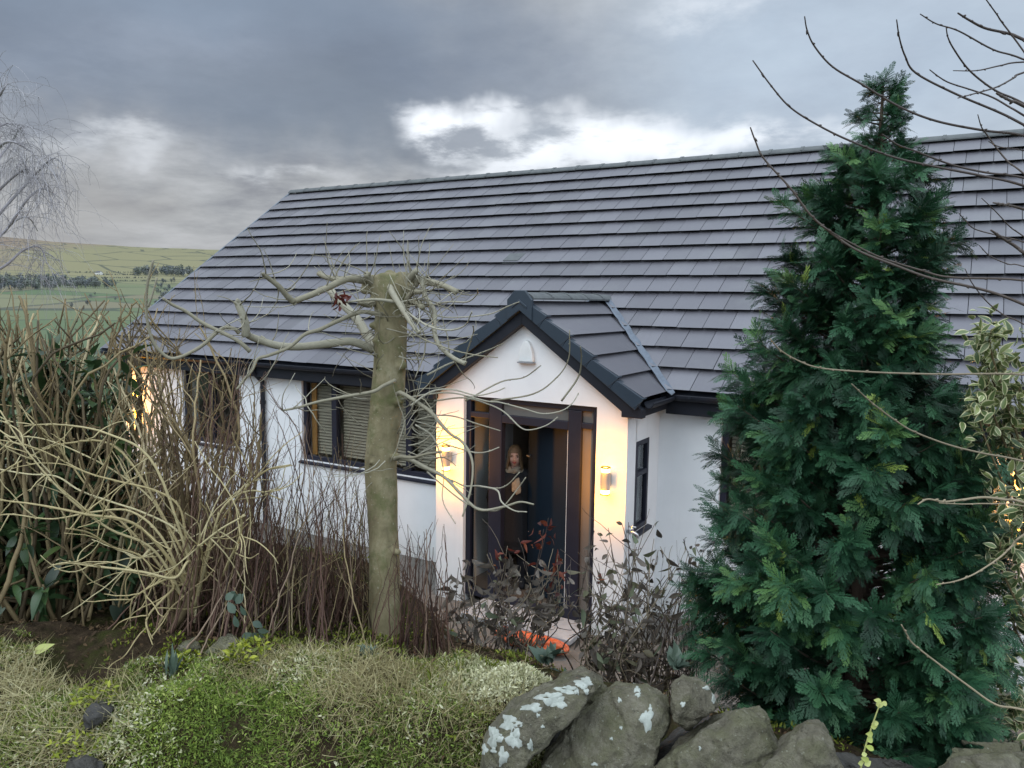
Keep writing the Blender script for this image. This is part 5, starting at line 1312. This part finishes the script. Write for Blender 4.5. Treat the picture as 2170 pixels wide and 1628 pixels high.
def bank_nrm(a, q):
    e = .02; ga = (bank_z(a+e, q)-bank_z(a-e, q))/(2*e); gq = (bank_z(a, q+e)-bank_z(a, q-e))/(2*e)
    n = np.array([-(ga*WALLDIR[0]+gq*WALLN[0]), -(ga*WALLDIR[1]+gq*WALLN[1]), 1.]); return n/np.linalg.norm(n)
def vis(p):
    d = p-np.array([0, 0, CZ]); z = d@FW
    X, Y = d@RT/z*FOC+1085, 814-d@UP/z*FOC
    return -60 < X < 2230 and 1150 < Y < 1720, X, Y
cnt = 0
while cnt < 80000:
    a = r3.uniform(-4.6, .05); q = r3.uniform(2.05, 3.12)
    if a > -.30: continue
    x, y = aq(a, q); p = np.array([x, y, bank_z(a, q)]); ok, X, Y = vis(p)
    if not ok: continue
    cnt += 1
    cover = fbm(a*1.6, q*1.6, 5.5, 1, 3)
    if q > 2.70 and cover < -.05+1.5*(q-2.70): continue
    if a < -1.9 and cover < -.12: continue
    n = bank_nrm(a, q); kind_n = fbm(a, q, 9.1, 1.1, 3); face = n[2]
    pale = math.exp(-((X-900)/260)**2)*math.exp(-((Y-1500)/120)**2)
    silv = math.exp(-((X-1070)/110)**2)*math.exp(-((Y-1450)/45)**2)
    f2 = nz(a*3.2, q*3.2, 2.2); pb = nz(a*4.2, q*4.2, 6.6); left = max(0, min(1, (420-X)/300)); mid = math.exp(-((X-560)/230)**2)*sstep(1420, 1500, Y)
    if pb < -.42 and r3.random() < .7: continue
    if left > .3 and nz(a*2.6, q*3.4, 3.1) < -.3 and r3.random() < .7: continue
    sc3 = {'straw': .62*f2+.80*pale+.14*left, 'green': .55*nz(a*2.9, q*2.9, 7.7)+.30+.45*mid-.1*left, 'moss': .7*kind_n+.28*left, 'silver': 1.15*silv+.20*pale-.12}
    k = max(sc3, key=lambda q_: sc3[q_]+r3.gauss(0, .24))
    if k == 'moss' and X > 620: k = 'green'
    hang = 1-face
    L = {'green': r3.uniform(.011, .032), 'straw': r3.uniform(.025, .065), 'silver': r3.uniform(.008, .019), 'moss': r3.uniform(.009, .02)}[k]
    if left > .4 and Y > 1430 and k == 'straw': L *= 1.3
    dn = np.array([-WALLN[0], -WALLN[1], 0])
    d = n*.75+rdir(r3)*.65+dn*hang*.8-np.array([0, 0, hang*1.1 if k == 'straw' else 0])
    tn = min(1, max(0, .5+.38*fbm(a*2.5, q*2.5, 1.1, 1, 2)+r3.gauss(0, .2)))
    if k in ('silver', 'moss'):
        sets[k].append((r3.randrange(2), basis(d, rdir(r3), L), p+n*.004, tn))
        if k == 'silver':
            for _ in range(3): sets[k].append((r3.randrange(2), basis(n*.6+rdir(r3), rdir(r3), L), p+n*.008+rdir(r3)*.012, tn))
    elif k == 'green':
        for _ in range(2):
            if r3.random() < .55: sets[k].append((4+r3.randrange(2), basis(n*.5+rdir(r3), rdir(r3), L*.55), p+rdir(r3)*.012+n*.008, min(1, max(0, tn+r3.gauss(0, .12)))))
            else:
                B_ = basis(d, rdir(r3), L); A = np.stack([B_[:, 2], B_[:, 1], B_[:, 0]], 1); sets[k].append((r3.randrange(4), A, p+rdir(r3)*.01, tn))
    else:
        B_ = basis(d, rdir(r3), L); A = np.stack([B_[:, 2], B_[:, 1]*.7, B_[:, 0]], 1); sets[k].append((r3.randrange(4), A, p, tn))
for k, nm, mt, tl in (('green', 'green_turf', m_green, BL+ML), ('straw', 'dry_grass', m_straw, BL), ('silver', 'silver_groundcover', m_silver, ML), ('moss', 'moss', m_moss, ML)):
    if sets[k]: tag(link(nm, copies(nm, tl, sets[k]), mt), kind='stuff')
# litter and moss on the soil behind the bank
items = []; mo = []; ivy = []
for k in range(9000):
    a, q = (r3.uniform(-5.2, 1.2), r3.uniform(2.95, 5.2)) if k < 4500 else (r3.uniform(-4.6, -.5), r3.uniform(2.62, 3.7) if k < 8300 else r3.uniform(2.1, 2.9)); x, y = aq(a, q); z = ground_z(x, y)
    p = np.array([x, y, z+.008])
    if fbm(a, q, 3.3, 1.4, 3) > -.12: 
        for _ in range(4): mo.append((r3.randrange(2), basis(rdir(r3)+np.array([0, 0, .8]), rdir(r3), r3.uniform(.012, .026)), p+rdir(r3)*.02, r3.random()))
    items.append((r3.randrange(2), basis(rdir(r3)*np.array([1, 1, .35]), np.array([0, 0, 1.])+rdir(r3)*.5, r3.uniform(.010, .036)), p+np.array([0, 0, .006]), r3.random()*.75))
for k in range(1500):          # dead leaves and moss over the sloping bed under the shrubs
    x = r3.uniform(-4.2, .3); y = r3.uniform(2.6, 6.0); p = np.array([x, y, soil_z(x, y)+.012])
    if toaq(x, y)[1] > 3.4: items.append((r3.randrange(2), basis(rdir(r3)*np.array([1, 1, .4]), np.array([0, 0, 1.])+rdir(r3)*.5, r3.uniform(.03, .075)), p, r3.random()*.8))
tag(link('leaf_litter', copies('leaf_litter', [leaf_t(1, .45, 4, .3, .3), leaf_t(1, .2, 4, .3, .5)], items), toned('brown_leaf_litter', [(0, (.045, .026, .014)), (.5, (.115, .070, .036)), (1, (.24, .17, .09))], .8, .2, .1, 40, .3)), kind='stuff')
tag(link('soil_moss', copies('soil_moss', ML, mo), m_moss), kind='stuff')

# ---------------------------------------------------------------- land beyond: street, valley, moor
def land_z(x, y):
    r_ = math.hypot(x, y)
    z = float(np.interp(r_, [0, 30, 60, 150, 350, 600, 850, 1100, 1450, 1900, 2400, 2900, 3400, 5000], [-.5, -.9, -3, -9, -12, -10, -6, 4, 22, 58, 118, 172, 190, 170]))
    az = math.degrees(math.atan2(-x, y))         # bearing to the left of the house axis
    if r_ > 1300: z += (az-58)*.9*min(1, (r_-1300)/1200)+14*fbm(x/700., y/700., 2, 1, 3)*min(1, (r_-1300)/900)
    if 40 < r_: z += 1.2*fbm(x/90., y/90., 7, 1, 2)*min(1, r_/400)
    return z
def land(u, v):
    a = R(-180)+R(360)*u; rr = [0, 3, 8, 14, 18, 24, 32, 45, 60, 80, 110, 150, 200, 260, 330, 410, 500, 600, 700, 800, 900, 1000, 1100, 1200, 1300, 1450, 1600, 1750, 1900, 2050, 2200, 2350, 2500, 2650, 2800, 2950, 3100, 3300, 3600, 4000, 5000]
    r_ = rr[int(round(v*(len(rr)-1)))]; x, y = -r_*math.sin(a), r_*math.cos(a); return (x, y, land_z(x, y))
m_land, nt, b = new_mat('fields_and_moor'); co = obco(nt); sp = nt.nodes.new('ShaderNodeSeparateXYZ'); nt.links.new(co, sp.inputs[0])
vo = nt.nodes.new('ShaderNodeTexVoronoi'); vo.inputs['Scale'].default_value = .0062; mp = nt.nodes.new('ShaderNodeMapping'); mp.inputs['Scale'].default_value = (1, 1, 0); mp.inputs['Rotation'].default_value = (0, 0, .6)
nt.links.new(co, mp.inputs[0]); nt.links.new(mp.outputs[0], vo.inputs['Vector'])
sc_ = nt.nodes.new('ShaderNodeSeparateColor'); nt.links.new(vo.outputs['Color'], sc_.inputs[0])
field = ramp(nt, [(0, (.130, .158, .098)), (.35, (.105, .150, .088)), (.55, (.150, .175, .105)), (.7, (.120, .168, .098)), (.85, (.195, .195, .125)), (1, (.195, .172, .128))], sc_.outputs[0])
field = mix(nt, math_(nt, 'MULTIPLY', noise(nt, .05, 5, .7, co), .35), field, (.12, .13, .06))
moor = ramp(nt, [(.35, (.225, .165, .130)), (.52, (.245, .200, .135)), (.66, (.232, .216, .122))], math_(nt, 'ADD', math_(nt, 'MULTIPLY', noise(nt, .0022, 4, .6, co), .5), mr(nt, math_(nt, 'ADD', sp.outputs[0], math_(nt, 'MULTIPLY', sp.outputs[1], 1.15)), -1250, -250, 0.05, .55)))
moor = mix(nt, math_(nt, 'MULTIPLY', noise(nt, .012, 6, .7, co), .5), moor, (.175, .165, .110))
c = mix(nt, mr(nt, math_(nt, 'ADD', sp.outputs[2], math_(nt, 'MULTIPLY', noise(nt, .004, 3, .5, co), 26)), 26, 48), field, moor)
ve = nt.nodes.new('ShaderNodeTexVoronoi'); ve.feature = 'DISTANCE_TO_EDGE'; ve.inputs['Scale'].default_value = .0062; nt.links.new(mp.outputs[0], ve.inputs['Vector'])
edge = mr(nt, ve.outputs[0], .012, .03, 1, 0)
c = mix(nt, math_(nt, 'MULTIPLY', edge, .75), c, (.070, .080, .068))
nt.links.new(c, b.inputs['Base Color']); b.inputs['Roughness'].default_value = 1; b.inputs['Specular IOR Level'].default_value = .1
tag(grid('terrain', land, 256, 40, m_land), kind='structure')
m_street = plain('tarmac', (.05, .05, .052), (.07, .07, .07), 20, .85, .4, .01)
mb = MB(); mb.prism([aq(-30, -6), aq(30, -6), aq(30, 1.95), aq(-30, 1.95)], 'z', -1.2, 1.18); tag(mb.build('street', m_street), kind='structure')

def land_hit(x, y):
    s = 40.
    while s < 5000:
        p = at(x, y, s)
        if p[2] < land_z(p[0], p[1]): return p
        s *= 1.01
    return p
m_fartree = toned('winter_wood', [(0, (.13, .15, .165)), (.5, (.175, .185, .185)), (1, (.185, .21, .17))], .9, .1, 0, 1, .1)
def far_tree_t(seed, n=70):
    r_ = random.Random(seed); mb = MB(); mb.tube([(0, 0, 0), (0, 0, .45)], [.035, .02], 4)
    for k in range(n):
        d = rdir(r_); rr = r_.random()**.5; c = np.array([d[0]*.32*rr, d[1]*.32*rr, .6+d[2]*.38*rr]); u = rdir(r_)*.10; w = rdir(r_)*.06
        mb.add([c-u, c+w, c+u, c-w], [(0, 1, 2, 3)])
        if k % 4 == 0: mb.tube([(0, 0, .3+.2*r_.random()), tuple(c)], [.012, .006], 3, False)
    return mb.v, mb.f, None
FT = [far_tree_t(k) for k in range(4)]
def wood(name, boxes, hpx, seed):
    r_ = random.Random(seed); it = []
    for (x0, x1, y0, y1, n) in boxes:
        for k in range(n):
            p = land_hit(r_.uniform(x0, x1), r_.uniform(y0, y1)); dist = np.linalg.norm(p); h = hpx*dist/FOC*r_.uniform(.7, 1.25)
            it.append((r_.randrange(4), np.diag([h*r_.uniform(.8, 1.2), h, h]), p, r_.random()))
    tag(link(name, copies(name, FT, it), m_fartree), kind='stuff')
wood('far_woodland', [(-60, 120, 595, 616, 130), (80, 205, 598, 612, 70), (150, 245, 604, 612, 45), (285, 410, 578, 588, 90), (-60, 60, 600, 620, 60)], 14, 1)
wood('valley_scrub', [(180, 260, 626, 640, 4), (330, 370, 600, 660, 45), (120, 200, 640, 660, 5)], 10, 2)
wood('field_hedges', [(140, 310, 578.5, 579.5, 80), (215, 330, 590, 590.6, 60), (230, 340, 596.5, 597, 60), (0, 130, 586, 587, 60), (200, 300, 583.6, 584, 50)], 3, 3)
m_farm = plain('farm_render', (.70, .70, .68), None, 1, .8, 0); m_farmroof = plain('farm_slate', (.10, .10, .11), None, 1, .7, 0)
for k, (x, y, w_, lb) in enumerate(((373, 578, 9, 'tiny white farmhouse among trees below the moor, left of the pair'), (389, 580, 11, 'tiny white barn with a pale gable, right of the pair'), (210, 583, 12, 'tiny white farmhouse on the field edge above the dark wood'))):
    p = land_hit(x, y); dist = np.linalg.norm(p); w = w_*dist/FOC; t = thing('farm_house', lb, 'house', p, 'white farm buildings across the valley')
    mb = MB(); X, Y, Z = p; mb.box((X-w*.5, Y-w*.3, Z-2), (X+w*.5, Y+w*.3, Z+w*.36)); mb.prism([(Y-w*.3, Z+w*.36), (Y+w*.3, Z+w*.36), (Y, Z+w*.56)], 'x', X-w*.5, X+w*.5); mb.build('wall', m_farm, t)
    mb = MB()
    for sgn in (-1, 1): mb.prism(sorted([(Y+sgn*w*.34, Z+w*.345), (Y, Z+w*.575), (Y, Z+w*.61), (Y+sgn*w*.34, Z+w*.38)]), 'x', X-w*.54, X+w*.54)
    mb.build('roof', m_farmroof, t)
# ---------------------------------------------------------------- weeping birch left of the house
m_birch = toned('birch_twig', [(0, (.22, .205, .215)), (.5, (.36, .34, .36)), (1, (.55, .53, .56))], .8, .2, 0, 5, .2)
SB = 15.
bb = at(-95, 700, SB); bb[2] = -.6
bt = thing('birch_tree', 'bare weeping birch with fine drooping twigs beyond the hedge', 'tree', bb)
mb = MB(); tr_ = [bb, at(-100, 620, SB), at(-90, 480, SB), at(-70, 350, SB), at(-45, 240, SB)]; P = smooth_path(tr_, 6); mb.tone = .4; mb.tube(P, taper(len(P), .12, .03), 8)
mb.build('trunk', m_birch, bt, True)
lim = MB(); tw = MB(); r4 = random.Random(5)
TG = [((-92, 560), (10, 440), (70, 375), (105, 340), (122, 338), (140, 362)), ((-80, 450), (-20, 360), (25, 300), (45, 270), (58, 290)), ((-75, 400), (-40, 300), (0, 268), (25, 262), (45, 280)), ((-92, 580), (-20, 520), (30, 470), (60, 462), (80, 490)), ((-92, 540), (0, 500), (60, 420), (95, 400), (110, 430)), ((-60, 330), (-20, 240), (10, 185), (18, 178)), ((-92, 600), (0, 570), (50, 530), (85, 525), (100, 560)), ((-85, 480), (-10, 410), (35, 370), (62, 360), (80, 390)), ((-70, 380), (-10, 320), (20, 300), (60, 318), (85, 345))]
for pix in TG:
    lim.tone = r4.uniform(.2, .5); Pp = [at(x, y, SB+r4.uniform(-1, 1)*min(1, k*.4)) for k, (x, y) in enumerate(pix)]; P = smooth_path(Pp, 6); lim.tube(P, taper(len(P), .035, .008), 5)
    for k in range(15):
        i = r4.randrange(len(P)//4, len(P)-1); d = (P[i+1]-P[i]); d /= np.linalg.norm(d); tw.tone = r4.random()
        Q = grow(P[i], d+rdir(r4)*.8+np.array([0, 0, .3]), r4.uniform(.5, 1.3), 8, .25, -.16, r4); tw.tube(Q, taper(len(Q), .0062, .003), 4, False)
        for j in range(5):
            q = Q[r4.randrange(2, len(Q))]; q2 = grow(q, rdir(r4)*.7+np.array([0, 0, -.2]), r4.uniform(.4, 1.1), 7, .25, -.28, r4); tw.tone = r4.random(); tw.tube(q2, taper(len(q2), .0036, .0018), 3, False)
lim.build('branches', m_birch, bt, True); tw.build('twigs', m_birch, bt, True)

# ---------------------------------------------------------------- sky and light
SUN_EL, SUN_AZ = R(48), R(195)        # compass-style bearing from +y, clockwise: high, behind the viewer's right shoulder
w = bpy.data.worlds.new('World'); scene.world = w; w.use_nodes = True; nt = w.node_tree; nt.nodes.clear()
out = nt.nodes.new('ShaderNodeOutputWorld'); bg = nt.nodes.new('ShaderNodeBackground'); nt.links.new(bg.outputs[0], out.inputs[0]); bg.inputs[1].default_value = .1
sky = nt.nodes.new('ShaderNodeTexSky'); sky.sky_type = 'NISHITA'; sky.sun_disc = False; sky.sun_elevation = SUN_EL; sky.sun_rotation = SUN_AZ
tc = nt.nodes.new('ShaderNodeTexCoord'); D = tc.outputs['Generated']; sp = nt.nodes.new('ShaderNodeSeparateXYZ'); nt.links.new(D, sp.inputs[0])
el = math_(nt, 'ARCSINE', sp.outputs[2]); az = math_(nt, 'ARCTAN2', sp.outputs[0], sp.outputs[1])
zz = math_(nt, 'ADD', math_(nt, 'MAXIMUM', sp.outputs[2], 0.0), .16)
cb = nt.nodes.new('ShaderNodeCombineXYZ'); nt.links.new(math_(nt, 'DIVIDE', sp.outputs[0], zz), cb.inputs[0]); nt.links.new(math_(nt, 'DIVIDE', sp.outputs[1], zz), cb.inputs[1]); PL = cb.outputs[0]
n1 = noise(nt, 1.3, 8, .6, PL, .1); n2 = noise(nt, 2.4, 9, .6, PL, .1); n3 = noise(nt, .55, 4, .5, PL)
wv = noise(nt, 5.5, 5, .5, D, 0, True); wv2 = nt.nodes.new('ShaderNodeSeparateColor'); nt.links.new(wv, wv2.inputs[0])
waz = math_(nt, 'ADD', az, math_(nt, 'MULTIPLY', math_(nt, 'SUBTRACT', wv2.outputs[0], .5), .34)); wel = math_(nt, 'ADD', el, math_(nt, 'MULTIPLY', math_(nt, 'SUBTRACT', wv2.outputs[1], .5), .17))
def azel(x, y): d = ray(x, y); d = d/np.linalg.norm(d); return math.atan2(d[0], d[1]), math.asin(d[2])
def blob(x, y, wx, wy, soft0=.2, soft1=1.0):
    a, e = azel(x, y); sx_, sy_ = wx/FOC, wy/FOC
    da = math_(nt, 'DIVIDE', math_(nt, 'SUBTRACT', waz, a), sx_); de = math_(nt, 'DIVIDE', math_(nt, 'SUBTRACT', wel, e), sy_)
    r_ = math_(nt, 'SQRT', math_(nt, 'ADD', math_(nt, 'MULTIPLY', da, da), math_(nt, 'MULTIPLY', de, de)))
    return mr(nt, r_, soft0, soft1, 1, 0)
c = ramp(nt, [(.34, (.30, .31, .34)), (.50, (.43, .445, .465)), (.66, (.56, .575, .60))], n2)
right = blob(1800, 120, 900, 520, .1, 1)
c = mix(nt, math_(nt, 'MULTIPLY', right, .8), c, ramp(nt, [(.3, (.44, .53, .66)), (.55, (.56, .68, .82)), (.75, (.68, .80, .94))], n1))
dark = blob(450, 115, 1050, 250, .35, .95)
c = mix(nt, math_(nt, 'MULTIPLY', dark, .92), c, ramp(nt, [(.3, (.175, .215, .285)), (.55, (.240, .290, .375)), (.75, (.33, .39, .49))], n1))
top = blob(300, -40, 900, 140, .2, 1); c = mix(nt, math_(nt, 'MULTIPLY', top, .5), c, (.27, .345, .45))
dk2 = blob(700, 250, 620, 110, .2, 1); c = mix(nt, math_(nt, 'MULTIPLY', dk2, .35), c, (.21, .245, .29))
lowb = blob(120, 440, 420, 90, .1, 1); c = mix(nt, math_(nt, 'MULTIPLY', lowb, .55), c, (.42, .41, .40))
for x, y, wx, wy, k in ((1010, 258, 200, 52, 1), (1330, 298, 330, 68, 1), (1200, 340, 330, 36, .55), (1540, 318, 240, 46, .7), (1500, 60, 210, 60, .35), (150, 295, 220, 30, .28), (200, 330, 100, 26, .25), (630, 370, 120, 22, .3)):
    bl = math_(nt, 'MULTIPLY', blob(x, y, wx, wy, .15, 1.0), mr(nt, n2, .38, .55, .12, 1)); c = mix(nt, math_(nt, 'MULTIPLY', bl, k), c, (1.12, 1.17, 1.24))
hz = mr(nt, el, .02, .12, .6, 0); c = mix(nt, hz, c, (.44, .44, .455))
# unseen cloud overhead and behind the viewer, brightened to light the walls and ground
dp = nt.nodes.new('ShaderNodeVectorMath'); dp.operation = 'DOT_PRODUCT'; nt.links.new(D, dp.inputs[0]); dp.inputs[1].default_value = (float(FW[0])*.5, float(FW[1])*.5, -.83)
lift = mr(nt, dp.outputs['Value'], -.80, .14, 1, 0)
c = mix(nt, lift, c, mix(nt, n1, (1.45, 1.72, 2.0), (1.9, 2.15, 2.4)))
below = mr(nt, sp.outputs[2], -.05, 0, 1, 0); c = mix(nt, below, c, (.10, .11, .08))
ten = nt.nodes.new('ShaderNodeVectorMath'); ten.operation = 'SCALE'; nt.links.new(c, ten.inputs[0]); ten.inputs['Scale'].default_value = 10.
fin = mix(nt, .94, sky.outputs[0], ten.outputs[0]); nt.links.new(fin, bg.inputs[0])
sd = bpy.data.lights.new('sun', 'SUN'); sd.energy = .55; sd.angle = R(38); sd.color = (1, .97, .93); so = bpy.data.objects.new('sun', sd); COL.objects.link(so)
sv = Vector((math.sin(SUN_AZ)*math.cos(SUN_EL), math.cos(SUN_AZ)*math.cos(SUN_EL), math.sin(SUN_EL))); so.rotation_euler = sv.to_track_quat('Z', 'Y').to_euler()
scene.render.engine = 'CYCLES'; cy = scene.cycles
cy.max_bounces = 6; cy.diffuse_bounces = 3; cy.glossy_bounces = 3; cy.transmission_bounces = 4; cy.transparent_max_bounces = 12; cy.use_denoising = True; cy.sample_clamp_indirect = 6; cy.caustics_reflective = False; cy.caustics_refractive = False
vs = scene.view_settings; vs.view_transform = 'Standard'; vs.look = 'None'; vs.exposure = 0; vs.gamma = 1; vs.use_curve_mapping = False
scene.render.resolution_x, scene.render.resolution_y = 1024, 768
